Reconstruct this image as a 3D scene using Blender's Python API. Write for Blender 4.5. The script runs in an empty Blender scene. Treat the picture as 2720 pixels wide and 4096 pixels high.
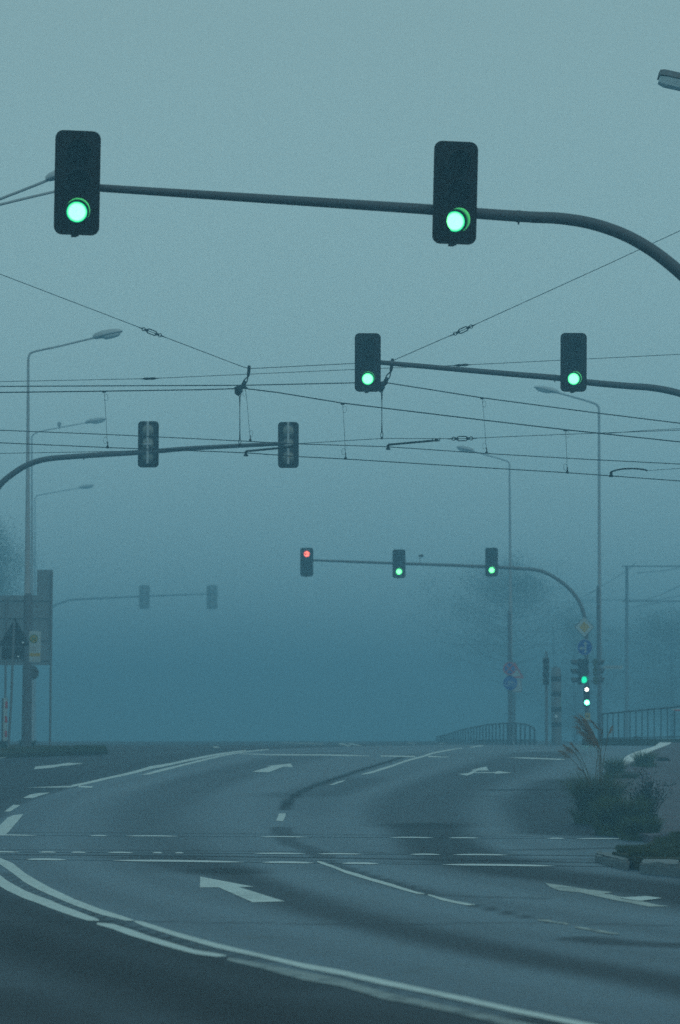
import bpy, bmesh, math, random
import numpy as np
from mathutils import Vector, Matrix
random.seed(7)
R = math.radians
sc = bpy.context.scene
COL = sc.collection

# ------------------------------------------------------------------ camera
# survey frame of the photograph: 2720 x 4096, portrait, 85 mm lens on a 24 mm wide frame
W0, H0 = 2720.0, 4096.0
F = 85.0 / 24.0 * W0
HOR = 2949.0
PITCH = math.atan((HOR - H0 / 2) / F)
CAM = Vector((0, 0, 1.4))
cp, sp = math.cos(PITCH), math.sin(PITCH)

def ray(x, y):
    u, v = (x - W0 / 2) / F, (H0 / 2 - y) / F
    return Vector((u, cp - v * sp, sp + v * cp))

def P(x, y, d):
    r = ray(x, y)
    return CAM + r * (d / r.y)

# ------------------------------------------------------------------ ground profile: flat, then a ramp up to a crest
_PY = [-80, 0, 30, 34, 38, 45, 52, 58, 65, 72, 78, 86, 96, 110, 126, 140, 170, 220, 320, 700]
_PZ = [0, 0, 0, 0.01, 0.085, 0.42, 0.81, 1.035, 1.125, 1.155, 1.150, 1.12, 1.14, 1.175, 1.195, 1.16, 0.95, 0.6, 0.2, -0.2]
def _slopes(X, Z):
    m = [0.0] * len(X)
    dl = [(Z[i + 1] - Z[i]) / (X[i + 1] - X[i]) for i in range(len(X) - 1)]
    for i in range(1, len(X) - 1):
        if dl[i - 1] * dl[i] <= 0: m[i] = 0.0
        else:
            a, b = X[i] - X[i - 1], X[i + 1] - X[i]
            m[i] = (a + b) / ((b / dl[i - 1]) + (a / dl[i])) if True else 0
    return m
_PM = _slopes(_PY, _PZ)
def zg(Y):
    if Y <= _PY[0]: return _PZ[0]
    if Y >= _PY[-1]: return _PZ[-1]
    i = max(j for j in range(len(_PY) - 1) if _PY[j] <= Y)
    h = _PY[i + 1] - _PY[i]; t = (Y - _PY[i]) / h
    return ((2*t**3 - 3*t*t + 1) * _PZ[i] + (t**3 - 2*t*t + t) * h * _PM[i]
            + (-2*t**3 + 3*t*t) * _PZ[i + 1] + (t**3 - t*t) * h * _PM[i + 1])

def G(x, y, lift=0.0):
    """where the sight line through a survey point meets the ground"""
    r = ray(x, y)
    k = r.z / r.y
    d = 6.0
    prev = d
    while d < 180:
        if CAM.z + k * d <= zg(d) + lift:
            lo, hi = prev, d
            for _ in range(40):
                m = (lo + hi) / 2
                if CAM.z + k * m <= zg(m) + lift: hi = m
                else: lo = m
            d = hi
            break
        prev = d; d += 0.12
    q = CAM + r * (d / r.y)
    return Vector((q.x, q.y, zg(q.y) + lift))

# ------------------------------------------------------------------ materials
def mat(name, col, rough=0.6, metal=0.0, var=0.12, scale=6.0, bump=0.0, spec=0.5, coat=0.0):
    m = bpy.data.materials.new(name); m.use_nodes = True
    nt = m.node_tree; b = nt.nodes['Principled BSDF']
    tc = nt.nodes.new('ShaderNodeTexCoord')
    n = nt.nodes.new('ShaderNodeTexNoise'); n.inputs['Scale'].default_value = scale; n.inputs['Detail'].default_value = 5
    nt.links.new(tc.outputs['Object'], n.inputs['Vector'])
    mx = nt.nodes.new('ShaderNodeMix'); mx.data_type = 'RGBA'
    mx.inputs['A'].default_value = (*[c * (1 - var) for c in col], 1)
    mx.inputs['B'].default_value = (*[min(1, c * (1 + var)) for c in col], 1)
    nt.links.new(n.outputs['Fac'], mx.inputs['Factor'])
    nt.links.new(mx.outputs['Result'], b.inputs['Base Color'])
    mr = nt.nodes.new('ShaderNodeMapRange')
    mr.inputs['To Min'].default_value = max(0.05, rough - 0.1); mr.inputs['To Max'].default_value = min(1, rough + 0.1)
    nt.links.new(n.outputs['Fac'], mr.inputs['Value']); nt.links.new(mr.outputs['Result'], b.inputs['Roughness'])
    b.inputs['Metallic'].default_value = metal
    b.inputs['Specular IOR Level'].default_value = spec
    if bump:
        bp = nt.nodes.new('ShaderNodeBump'); bp.inputs['Strength'].default_value = bump; bp.inputs['Distance'].default_value = 0.02
        nt.links.new(n.outputs['Fac'], bp.inputs['Height']); nt.links.new(bp.outputs['Normal'], b.inputs['Normal'])
    return m

def emis(name, core, edge, ke=1.0):
    """a lit lens: LED-dotted, brightest in the middle, deeper coloured towards the rim (vertex attribute rad)"""
    m = bpy.data.materials.new(name); m.use_nodes = True
    nt = m.node_tree; b = nt.nodes['Principled BSDF']; L = nt.links.new
    b.inputs['Base Color'].default_value = (0.02, 0.02, 0.02, 1)
    at = nt.nodes.new('ShaderNodeAttribute'); at.attribute_name = 'rad'
    cr = nt.nodes.new('ShaderNodeMapRange'); cr.interpolation_type = 'SMOOTHSTEP'; cr.inputs['From Min'].default_value = 0.70; cr.inputs['From Max'].default_value = 0.98
    L(at.outputs['Fac'], cr.inputs['Value'])
    mx = nt.nodes.new('ShaderNodeMix'); mx.data_type = 'RGBA'
    mx.inputs['A'].default_value = (*[c / max(core) for c in core], 1); mx.inputs['B'].default_value = (*[c / max(core) for c in edge], 1)
    L(cr.outputs['Result'], mx.inputs['Factor'])
    tc = nt.nodes.new('ShaderNodeTexCoord')
    v = nt.nodes.new('ShaderNodeTexVoronoi'); v.inputs['Scale'].default_value = 80
    L(tc.outputs['Object'], v.inputs['Vector'])
    mr = nt.nodes.new('ShaderNodeMapRange'); mr.inputs['To Min'].default_value = max(core) * 1.15; mr.inputs['To Max'].default_value = max(core) * 0.75
    L(v.outputs['Distance'], mr.inputs['Value'])
    L(mx.outputs['Result'], b.inputs['Emission Color']); L(mr.outputs['Result'], b.inputs['Emission Strength'])
    return m

M = {}
M['black'] = mat('black_plastic', (0.0115, 0.008, 0.0075), 0.75, spec=0.15)
M['visor'] = mat('visor_plastic', (0.022, 0.022, 0.022), 0.36, spec=0.5)
M['deadlens'] = mat('unlit_lens', (0.004, 0.005, 0.006), 0.5, spec=0.2)
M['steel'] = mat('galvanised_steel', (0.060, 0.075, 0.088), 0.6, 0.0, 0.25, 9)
M['polebase'] = mat('pole_base_unhazed', (0.10, 0.115, 0.13), 0.7, 0.0, 0.25, 4)  # darker, so only the upper pole looks faded by fog
M['pole'] = mat('lamp_pole_hazed', (0.36, 0.39, 0.40), 0.6, 0.0, 0.2, 4)  # pale tone puts the fog fade of upper poles into the colour
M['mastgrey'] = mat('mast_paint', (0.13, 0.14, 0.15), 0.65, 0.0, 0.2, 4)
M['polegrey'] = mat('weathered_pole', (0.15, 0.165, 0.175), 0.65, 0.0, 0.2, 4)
M['lamphead'] = mat('lamp_housing', (0.42, 0.46, 0.47), 0.5, 0.0, 0.1)
M['diffuser'] = mat('lamp_diffuser', (0.72, 0.80, 0.80), 0.3, 0.0, 0.05)
M['wire'] = mat('overhead_wire', (0.008, 0.014, 0.018), 0.7, 0.0, 0.1, spec=0.2)
M['iron'] = mat('dark_fitting', (0.008, 0.011, 0.014), 0.7, 0.0, 0.2, spec=0.2)
M['rear'] = mat('housing_rear_grey', (0.20, 0.22, 0.19), 0.6, 0, 0.15)
M['rail'] = mat('railing_steel', (0.03, 0.036, 0.04), 0.7, 0, 0.3)
M['signback'] = mat('sign_back', (0.10, 0.108, 0.115), 0.7, 0, 0.15)
M['signdark'] = mat('sign_back_dark', (0.010, 0.012, 0.014), 0.7, 0, 0.15)
M['boardback'] = mat('board_back', (0.18, 0.225, 0.245), 0.7, 0, 0.1, 3)
M['white'] = mat('white_sheet', (0.42, 0.50, 0.50), 0.6, 0, 0.08)
M['red'] = mat('sign_red', (0.50, 0.03, 0.03), 0.45, 0, 0.08)
M['blue'] = mat('sign_blue', (0.0, 0.055, 0.35), 0.45, 0, 0.08)
M['yellow'] = mat('sign_yellow', (0.46, 0.31, 0.03), 0.6, 0, 0.06)
M['green'] = mat('sign_green', (0.02, 0.16, 0.05), 0.5, 0, 0.06)
M['signblack'] = mat('sign_black', (0.012, 0.012, 0.012), 0.5, 0, 0.06)
M['housegreen'] = mat('housing_green', (0.05, 0.075, 0.03), 0.6, 0, 0.1)
M['column'] = mat('column_grey', (0.15, 0.18, 0.195), 0.5, 0, 0.1)
M['columndark'] = mat('column_window', (0.010, 0.011, 0.014), 0.6, 0, 0.1)
M['kerb'] = mat('kerb_granite', (0.17, 0.185, 0.19), 0.85, 0, 0.35, 14, 0.6)
M['whitestone'] = mat('white_paver', (0.78, 0.80, 0.78), 0.8, 0, 0.12, 8, 0.3)
M['blade'] = mat('grass_blade', (0.10, 0.135, 0.03), 0.7, 0, 0.4, 3, spec=0.15)
M['bladedark'] = mat('grass_blade_dark', (0.055, 0.066, 0.022), 0.75, 0, 0.4, 3, spec=0.15)
M['bladedry'] = mat('grass_blade_dry', (0.15, 0.10, 0.045), 0.8, 0, 0.3, 3, spec=0.15)
M['plume'] = mat('grass_plume', (0.24, 0.15, 0.095), 0.85, 0, 0.3, 20, spec=0.1)
M['weed'] = mat('weed_leaf', (0.032, 0.036, 0.026), 0.8, 0, 0.3, 5, spec=0.1)
M['soil'] = mat('soil_turf', (0.045, 0.042, 0.018), 0.95, 0, 0.35, 12, 0.5, spec=0.1)
M['bark'] = mat('bark', (0.045, 0.038, 0.03), 0.9, 0, 0.3, 10, 0.5)
M['leaf'] = mat('tree_leaf', (0.08, 0.11, 0.06), 0.7, 0, 0.4, 1.5)
M['boulder'] = mat('dark_boulder', (0.012, 0.013, 0.016), 0.9, 0, 0.4, 8, 0.6, spec=0.1)
M['flower'] = mat('flower_blue', (0.04, 0.05, 0.30), 0.6)
M['lit_green'] = emis('lit_green_lens', (0.70, 5.5, 1.35), (0.0, 0.85, 0.38))
M['lit_green_far'] = emis('lit_green_lens_far', (0.95, 7.0, 1.6), (0.02, 1.3, 0.6))
M['lit_green_part'] = emis('lit_green_low', (0.0, 1.9, 0.95), (0.0, 1.5, 0.75))
M['lit_cycle'] = emis('lit_cycle_green', (3.0, 24.0, 12.0), (0.0, 2.2, 1.1))
M['lit_white'] = emis('lit_white_lamp', (6.0, 5.8, 5.2), (3.0, 3.0, 2.8))
M['lit_red'] = emis('lit_red_lens', (4.2, 0.75, 0.5), (1.3, 0.12, 0.10))

def paint(name, c, wear):
    m = bpy.data.materials.new(name); m.use_nodes = True
    nt = m.node_tree; b = nt.nodes['Principled BSDF']; L = nt.links.new
    tc = nt.nodes.new('ShaderNodeNewGeometry')
    n = nt.nodes.new('ShaderNodeTexNoise'); n.inputs['Scale'].default_value = 5.5; n.inputs['Detail'].default_value = 9; n.inputs['Roughness'].default_value = 0.78
    L(tc.outputs['Position'], n.inputs['Vector'])
    k = nt.nodes.new('ShaderNodeTexNoise'); k.inputs['Scale'].default_value = 0.9; k.inputs['Detail'].default_value = 3
    L(tc.outputs['Position'], k.inputs['Vector'])
    ad = nt.nodes.new('ShaderNodeMath'); ad.operation = 'MULTIPLY_ADD'; ad.inputs[1].default_value = 0.35
    L(k.outputs['Fac'], ad.inputs[0]); L(n.outputs['Fac'], ad.inputs[2])
    cr = nt.nodes.new('ShaderNodeValToRGB')
    e = cr.color_ramp.elements
    e[0].position = wear + 0.02; e[0].color = (0.055, 0.075, 0.09, 1)
    e[1].position = wear + 0.34; e[1].color = (*c, 1)
    m_ = cr.color_ramp.elements.new(wear + 0.14); m_.color = (*[v * 0.72 for v in c], 1)
    L(ad.outputs[0], cr.inputs['Fac']); L(cr.outputs['Color'], b.inputs['Base Color'])
    b.inputs['Roughness'].default_value = 0.55
    return m
M['paint'] = paint('road_paint', (0.58, 0.64, 0.62), 0.36)
M['paintworn'] = paint('road_paint_worn', (0.46, 0.50, 0.47), 0.50)
M['paintfaint'] = paint('road_paint_faint', (0.30, 0.34, 0.34), 0.52)

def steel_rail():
    m = bpy.data.materials.new('rail_sky_glint'); m.use_nodes = True
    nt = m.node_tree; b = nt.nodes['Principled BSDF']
    b.inputs['Base Color'].default_value = (0.62, 0.66, 0.66, 1); b.inputs['Metallic'].default_value = 0.25; b.inputs['Roughness'].default_value = 0.55  # pale tone stands in for sky reflected on the rail tops
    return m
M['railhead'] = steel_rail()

def asphalt():
    m = bpy.data.materials.new('asphalt'); m.use_nodes = True
    nt = m.node_tree; b = nt.nodes['Principled BSDF']; L = nt.links.new
    geo = nt.nodes.new('ShaderNodeNewGeometry')
    at = nt.nodes.new('ShaderNodeAttribute'); at.attribute_name = 'wear'
    n1 = nt.nodes.new('ShaderNodeTexNoise'); n1.inputs['Scale'].default_value = 0.7; n1.inputs['Detail'].default_value = 6
    n2 = nt.nodes.new('ShaderNodeTexNoise'); n2.inputs['Scale'].default_value = 22; n2.inputs['Detail'].default_value = 6
    L(geo.outputs['Position'], n1.inputs['Vector']); L(geo.outputs['Position'], n2.inputs['Vector'])
    mx = nt.nodes.new('ShaderNodeMix'); mx.data_type = 'RGBA'
    mx.inputs['A'].default_value = (0.031, 0.069, 0.114, 1); mx.inputs['B'].default_value = (0.013, 0.010, 0.011, 1)
    L(at.outputs['Fac'], mx.inputs['Factor'])
    # mottling, aggregate grain and fine cracks
    a = nt.nodes.new('ShaderNodeMath'); a.operation = 'MULTIPLY_ADD'; a.inputs[1].default_value = 0.55; a.inputs[2].default_value = 0.28
    L(n1.outputs['Fac'], a.inputs[0])
    c = nt.nodes.new('ShaderNodeMath'); c.operation = 'MULTIPLY_ADD'; c.inputs[1].default_value = 0.45; c.inputs[2].default_value = 0.0
    L(n2.outputs['Fac'], c.inputs[0])
    n3 = nt.nodes.new('ShaderNodeTexVoronoi'); n3.inputs['Scale'].default_value = 55
    L(geo.outputs['Position'], n3.inputs['Vector'])
    c3 = nt.nodes.new('ShaderNodeMath'); c3.operation = 'MULTIPLY_ADD'; c3.inputs[1].default_value = 0.45
    L(n3.outputs['Color'], c3.inputs[0]); L(c.outputs[0], c3.inputs[2])
    mp = nt.nodes.new('ShaderNodeMapping'); mp.inputs['Scale'].default_value = (14.0, 1.6, 1.0); L(geo.outputs['Position'], mp.inputs['Vector'])
    n4 = nt.nodes.new('ShaderNodeTexNoise'); n4.inputs['Scale'].default_value = 1.0; n4.inputs['Detail'].default_value = 8; n4.inputs['Roughness'].default_value = 0.8
    L(mp.outputs['Vector'], n4.inputs['Vector'])
    c4 = nt.nodes.new('ShaderNodeMath'); c4.operation = 'MULTIPLY_ADD'; c4.inputs[1].default_value = 1.5; c4.inputs[2].default_value = -0.75
    L(n4.outputs['Fac'], c4.inputs[0])
    c5 = nt.nodes.new('ShaderNodeMath'); c5.operation = 'ADD'; L(c3.outputs[0], c5.inputs[0]); L(c4.outputs[0], c5.inputs[1])
    s0 = nt.nodes.new('ShaderNodeMath'); s0.operation = 'ADD'; L(a.outputs[0], s0.inputs[0]); L(c5.outputs[0], s0.inputs[1])
    wv = nt.nodes.new('ShaderNodeTexNoise'); wv.inputs['Scale'].default_value = 1.1; wv.inputs['Detail'].default_value = 4
    L(geo.outputs['Position'], wv.inputs['Vector'])
    vm = nt.nodes.new('ShaderNodeVectorMath'); vm.operation = 'MULTIPLY_ADD'; vm.inputs[1].default_value = (1.6, 1.6, 0)
    L(wv.outputs['Color'], vm.inputs[0]); L(geo.outputs['Position'], vm.inputs[2])
    vc = nt.nodes.new('ShaderNodeTexVoronoi'); vc.feature = 'DISTANCE_TO_EDGE'; vc.inputs['Scale'].default_value = 0.22
    L(vm.outputs[0], vc.inputs['Vector'])
    ck = nt.nodes.new('ShaderNodeMapRange'); ck.inputs['From Max'].default_value = 0.006; ck.inputs['To Min'].default_value = 0.45; ck.inputs['To Max'].default_value = 1.0
    L(vc.outputs['Distance'], ck.inputs['Value'])
    s = nt.nodes.new('ShaderNodeMath'); s.operation = 'MULTIPLY'; L(s0.outputs[0], s.inputs[0]); L(ck.outputs['Result'], s.inputs[1])
    mu = nt.nodes.new('ShaderNodeMix'); mu.data_type = 'RGBA'; mu.blend_type = 'MULTIPLY'; mu.inputs['Factor'].default_value = 1
    L(mx.outputs['Result'], mu.inputs['A']); L(s.outputs[0], mu.inputs['B'])
    L(mu.outputs['Result'], b.inputs['Base Color'])
    r = nt.nodes.new('ShaderNodeMapRange'); r.inputs['To Min'].default_value = 0.40; r.inputs['To Max'].default_value = 0.7
    L(at.outputs['Fac'], r.inputs['Value']); L(r.outputs['Result'], b.inputs['Roughness'])
    r2 = nt.nodes.new('ShaderNodeMapRange'); r2.inputs['To Min'].default_value = 0.90; r2.inputs['To Max'].default_value = 0.06
    L(at.outputs['Fac'], r2.inputs['Value']); L(r2.outputs['Result'], b.inputs['Specular IOR Level'])
    bp = nt.nodes.new('ShaderNodeBump'); bp.inputs['Strength'].default_value = 0.35; bp.inputs['Distance'].default_value = 0.01
    L(n2.outputs['Fac'], bp.inputs['Height']); L(bp.outputs['Normal'], b.inputs['Normal'])
    return m
M['asphalt'] = asphalt()

def paving(name, col):
    m = bpy.data.materials.new(name); m.use_nodes = True
    nt = m.node_tree; b = nt.nodes['Principled BSDF']; L = nt.links.new
    geo = nt.nodes.new('ShaderNodeNewGeometry')
    br = nt.nodes.new('ShaderNodeTexBrick'); br.inputs['Scale'].default_value = 2.2
    br.inputs['Color1'].default_value = (*col, 1); br.inputs['Color2'].default_value = (*[c * 0.8 for c in col], 1)
    br.inputs['Mortar'].default_value = (*[c * 0.5 for c in col], 1); br.inputs['Mortar Size'].default_value = 0.012
    L(geo.outputs['Position'], br.inputs['Vector'])
    n = nt.nodes.new('ShaderNodeTexNoise'); n.inputs['Scale'].default_value = 1.3; n.inputs['Detail'].default_value = 7
    L(geo.outputs['Position'], n.inputs['Vector'])
    mu = nt.nodes.new('ShaderNodeMix'); mu.data_type = 'RGBA'; mu.blend_type = 'MULTIPLY'; mu.inputs['Factor'].default_value = 0.6
    L(br.outputs['Color'], mu.inputs['A']); L(n.outputs['Fac'], mu.inputs['B']); L(mu.outputs['Result'], b.inputs['Base Color'])
    b.inputs['Roughness'].default_value = 0.85
    return m
M['paving'] = paving('pavement_slabs', (0.155, 0.125, 0.145))

# ------------------------------------------------------------------ mesh helpers
def catmull(pts, k=6):
    out = []
    n = len(pts)
    for i in range(n - 1):
        p0, p1, p2, p3 = pts[max(i - 1, 0)], pts[i], pts[i + 1], pts[min(i + 2, n - 1)]
        for j in range(k):
            t = j / k
            out.append(tuple(0.5 * ((2 * p1[a]) + (-p0[a] + p2[a]) * t + (2*p0[a] - 5*p1[a] + 4*p2[a] - p3[a]) * t*t
                       + (-p0[a] + 3*p1[a] - 3*p2[a] + p3[a]) * t**3) for a in range(len(p1))))
    out.append(tuple(pts[-1]))
    return out

class MB:
    def __init__(s): s.bm = bmesh.new()
    def tube(s, pts, r, n=10, caps=True):
        pts = [Vector(p) for p in pts]
        rs = r if isinstance(r, (list, tuple)) else [r] * len(pts)
        t0 = (pts[1] - pts[0]).normalized()
        up = Vector((0, 0, 1)) if abs(t0.z) < 0.9 else Vector((1, 0, 0))
        nx = t0.cross(up).normalized()
        rings = []
        for i, p in enumerate(pts):
            if i == 0: t = t0
            elif i == len(pts) - 1: t = (pts[i] - pts[i - 1]).normalized()
            else: t = (pts[i + 1] - pts[i - 1]).normalized()
            nx = (nx - t * nx.dot(t)).normalized()
            ny = t.cross(nx)
            rings.append([s.bm.verts.new(p + (nx * math.cos(2*math.pi*k/n) + ny * math.sin(2*math.pi*k/n)) * rs[i]) for k in range(n)])
        for a, b in zip(rings, rings[1:]):
            for k in range(n):
                s.bm.faces.new((a[k], a[(k + 1) % n], b[(k + 1) % n], b[k]))
        if caps:
            s.bm.faces.new(rings[0][::-1]); s.bm.faces.new(rings[-1])
        return s
    def box(s, c, size, rot=None, bevel=0.0):
        m = Matrix.Translation(Vector(c)) @ (rot.to_4x4() if rot else Matrix.Identity(4)) @ Matrix.Diagonal((*size, 1))
        r = bmesh.ops.create_cube(s.bm, size=1.0, matrix=m)
        if bevel:
            es = list({e for v in r['verts'] for e in v.link_edges})
            bmesh.ops.bevel(s.bm, geom=es, offset=bevel, segments=2, affect='EDGES')
        return s
    def prism(s, outline, y0, y1):
        """outline in local x,z; extruded from y0 (front) to y1"""
        a = [s.bm.verts.new((x, y0, z)) for x, z in outline]
        b = [s.bm.verts.new((x, y1, z)) for x, z in outline]
        s.bm.faces.new(a); s.bm.faces.new(b[::-1])
        n = len(a)
        for i in range(n): s.bm.faces.new((a[i], b[i], b[(i + 1) % n], a[(i + 1) % n]))
        return s
    def ringprism(s, outer, inner, y0, y1):
        n = len(outer)
        V = [[s.bm.verts.new((x, y, z)) for x, z in o] for o, y in ((outer, y0), (inner, y0), (outer, y1), (inner, y1))]
        for i in range(n):
            j = (i + 1) % n
            s.bm.faces.new((V[0][i], V[0][j], V[1][j], V[1][i])); s.bm.faces.new((V[2][j], V[2][i], V[3][i], V[3][j]))
            s.bm.faces.new((V[0][j], V[0][i], V[2][i], V[2][j])); s.bm.faces.new((V[1][i], V[1][j], V[3][j], V[3][i]))
        return s
    def lathe_y(s, prof, cx, cz, n=28):
        """profile of (radius, y) turned about the local y axis through cx, cz"""
        rings = []
        for r, y in prof:
            if r < 1e-6: rings.append([s.bm.verts.new((cx, y, cz))])
            else: rings.append([s.bm.verts.new((cx + r * math.cos(2*math.pi*k/n), y, cz + r * math.sin(2*math.pi*k/n))) for k in range(n)])
        for a, b in zip(rings, rings[1:]):
            for k in range(n):
                j = (k + 1) % n
                if len(a) == 1 and len(b) == 1: continue
                if len(a) == 1: s.bm.faces.new((a[0], b[j], b[k]))
                elif len(b) == 1: s.bm.faces.new((a[k], a[j], b[0]))
                else: s.bm.faces.new((a[k], a[j], b[j], b[k]))
        return s
    def visor(s, cx, cz, r, L, t=0.005, n=30, a0=-55, a1=235, cut=0.35):
        """tunnel visor open at the bottom, sticking out to -y, its lip cut back towards the bottom"""
        A = [R(a0 + (a1 - a0) * k / n) for k in range(n + 1)]
        def ring(rr, f):
            return [s.bm.verts.new((cx + rr * math.cos(a), f(a), cz + rr * math.sin(a))) for a in A]
        lip = lambda a: -L * (1 - cut * (1 - math.sin(a)) / 2)
        oi, of = ring(r, lambda a: 0.0), ring(r, lip)
        ii, if_ = ring(r - t, lambda a: 0.0), ring(r - t, lip)
        for k in range(n):
            s.bm.faces.new((oi[k], oi[k+1], of[k+1], of[k])); s.bm.faces.new((ii[k+1], ii[k], if_[k], if_[k+1]))
            s.bm.faces.new((of[k], of[k+1], if_[k+1], if_[k]))
        for k in (0, n): s.bm.faces.new((oi[k], of[k], if_[k], ii[k]))
        return s
    def quad(s, a, b, c, d):
        s.bm.faces.new([s.bm.verts.new(p) for p in (a, b, c, d)]); return s
    def build(s, name, m, parent=None, origin=None, smooth=True, loc=None):
        if smooth: bmesh.ops.recalc_face_normals(s.bm, faces=s.bm.faces)
        if origin is not None: bmesh.ops.translate(s.bm, verts=s.bm.verts, vec=-Vector(origin))
        me = bpy.data.meshes.new(name); s.bm.to_mesh(me); s.bm.free()
        me.materials.append(m)
        if smooth:
            for p in me.polygons: p.use_smooth = True
            me.set_sharp_from_angle(angle=R(35))
        o = bpy.data.objects.new(name, me); COL.objects.link(o)
        if parent is not None: o.parent = parent
        elif origin is not None: o.location = origin
        return o

def tag(o, label, cat=None, group=None, kind=None):
    o['label'] = label
    if cat: o['category'] = cat
    if group: o['group'] = group
    if kind: o['kind'] = kind
    return o
def root(name, label, cat, loc, rz=0.0, group=None):
    o = bpy.data.objects.new(name, None); COL.objects.link(o)
    o.empty_display_size = 0.1
    o.location = loc; o.rotation_euler = (0, 0, rz)
    return tag(o, label, cat, group)
def rrect(w, h, r, n=6, cx=0, cz=0):
    o = []
    for sx, sz, a in ((1, -1, -90), (1, 1, 0), (-1, 1, 90), (-1, -1, 180)):
        for k in range(n + 1):
            t = R(a + 90 * k / n)
            o.append((cx + sx * (w/2 - r) + r * math.cos(t), cz + sz * (h/2 - r) + r * math.sin(t)))
    return o
def circ(r, n=40, cx=0, cz=0): return [(cx + r * math.cos(2*math.pi*k/n), cz + r * math.sin(2*math.pi*k/n)) for k in range(n)]
def pxlen(d): return F / d

# ------------------------------------------------------------------ ground-laid shapes
def ground_poly(name, px, m, lift=0.004, step=0.35, skirt=0.0, label=None, kind='structure', world=None, cat=None, thing=False):
    pts = world if world else [G(x, y, lift) for x, y in px]
    bm = bmesh.new()
    vs = [bm.verts.new((p[0], p[1], 0)) for p in pts]
    f = bm.faces.new(vs)
    ys = [p[1] for p in pts]
    bmesh.ops.triangulate(bm, faces=[f])
    y = min(ys) + step
    while y < max(ys) - 0.02:
        bmesh.ops.bisect_plane(bm, geom=bm.verts[:] + bm.edges[:] + bm.faces[:], plane_co=(0, y, 0), plane_no=(0, 1, 0), dist=1e-5)
        y += step
    bmesh.ops.recalc_face_normals(bm, faces=bm.faces)
    if bm.faces and sum(fc.normal.z for fc in bm.faces) < 0: bmesh.ops.reverse_faces(bm, faces=bm.faces)
    for v in bm.verts: v.co.z = zg(v.co.y) + lift
    if skirt:
        be = [e for e in bm.edges if e.is_boundary]
        r = bmesh.ops.extrude_edge_only(bm, edges=be)
        for v in r['geom']:
            if isinstance(v, bmesh.types.BMVert): v.co.z -= skirt
    me = bpy.data.meshes.new(name); bm.to_mesh(me); bm.free(); me.materials.append(m)
    o = bpy.data.objects.new(name, me); COL.objects.link(o)
    if thing: tag(o, label, cat, None)
    else: tag(o, label, cat, None, kind)
    return o
def strip_px(edges):
    """edges: (x, ytop, ybottom) -> closed outline"""
    return [(x, a) for x, a, b in edges] + [(x, b) for x, a, b in reversed(edges)]
def marking(label, px, m='paint', name='road_marking'):
    return ground_poly(name, px, M[m], 0.004, label=label)

# ================================================================== ROAD with its worn lanes
def densify(pts):
    return [Vector((*G(x, y).xy, 0)) for x, y in pts]
strokes = []   # (polyline on the ground, half width m, softness m, amount)
def stroke(px, hw, soft, amt, ysq=1.0): strokes.append((densify(catmull(px, 4)) if len(px) > 2 else densify(px), hw, soft, amt, ysq))
# oil and rubber bands down the middle of the lanes
stroke([(3100, 4030), (2720, 3938), (2227, 3852), (1880, 3781), (1533, 3700), (1250, 3625), (1050, 3555), (880, 3480)], 0.10, 0.42, 0.66)
stroke([(880, 3480), (700, 3405), (600, 3300), (650, 3210), (830, 3120), (1060, 3055), (1300, 3012)], 0.35, 0.7, 0.38)
stroke([(3000, 3630), (2720, 3575), (2400, 3525), (2050, 3480), (1800, 3405), (1700, 3300)], 0.30, 0.55, 0.80)
stroke([(1700, 3300), (1690, 3230), (1760, 3160), (1920, 3100), (2080, 3045), (2200, 3010)], 0.45, 0.8, 0.55)
stroke([(2330, 3330), (2270, 3270), (2230, 3210), (2330, 3130)], 0.6, 0.7, 0.75)
# wheel tracks of the opposite lane
stroke([(1900, 4250), (1300, 4090), (800, 3990), (300, 3850), (-100, 3720)], 0.25, 0.5, 0.45)
stroke([(1100, 4300), (500, 4090), (0, 3990)], 0.2, 0.45, 0.30)
# crossing rails: dark joints
for y0, y1, hw, am in ((3331, 3348, 0.06, 0.5), (3400, 3421, 0.05, 0.55), (3421, 3447, 0.10, 0.85), (3430, 3462, 0.05, 0.35)):
    stroke([(-700, y0 - 2), (400, y0), (1360, y0 + (y1 - y0) * 0.45), (2200, y1), (2720, y1 + 12)], hw, 0.07, am)
stroke([(-300, 3690), (400, 3686), (1000, 3692), (1533, 3700), (2050, 3690), (2720, 3705)], 0.03, 0.06, 0.45)
stroke([(1973, 3160), (2350, 3158)], 0.16, 0.12, 0.62)
stroke([(1790, 3182), (2000, 3187), (2350, 3190)], 0.04, 0.07, 0.5)
stroke([(2350, 3756), (2500, 3772), (2720, 3782), (3000, 3800)], 0.14, 0.14, 0.7)
stroke([(1718, 3578), (1900, 3587), (2168, 3594)], 0.05, 0.08, 0.5)
stroke([(2070, 3400), (2300, 3396), (2450, 3392)], 0.12, 0.2, 0.5)
# the bitumen seam between the lanes
stroke([(1640, 3020), (1568, 3042), (1454, 3077), (1364, 3107), (1274, 3137), (1199, 3170), (1159, 3200), (1134, 3240)], 0.05, 0.08, 0.95)
stroke([(1120, 3310), (1130, 3330), (1160, 3372), (1230, 3395), (1300, 3430)], 0.10, 0.12, 0.6)
stroke([(1300, 3440), (1400, 3478), (1500, 3512), (1600, 3540), (1720, 3575)], 0.05, 0.07, 0.6)
stroke([(1880, 3618), (2000, 3645), (2100, 3668), (2160, 3675)], 0.03, 0.05, 0.7)
stroke([(1100, 3008), (1360, 2996), (1700, 2990), (2300, 2980)], 0.12, 0.3, 0.35)
stroke([(-100, 3016), (200, 3011), (500, 3003), (900, 2996), (1200, 2992)], 0.10, 0.25, 0.5)
stroke([(20, 3492), (100, 3548), (200, 3592), (300, 3630), (450, 3685), (600, 3731), (867, 3800), (1100, 3846)], 0.02, 0.09, 0.6)
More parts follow.
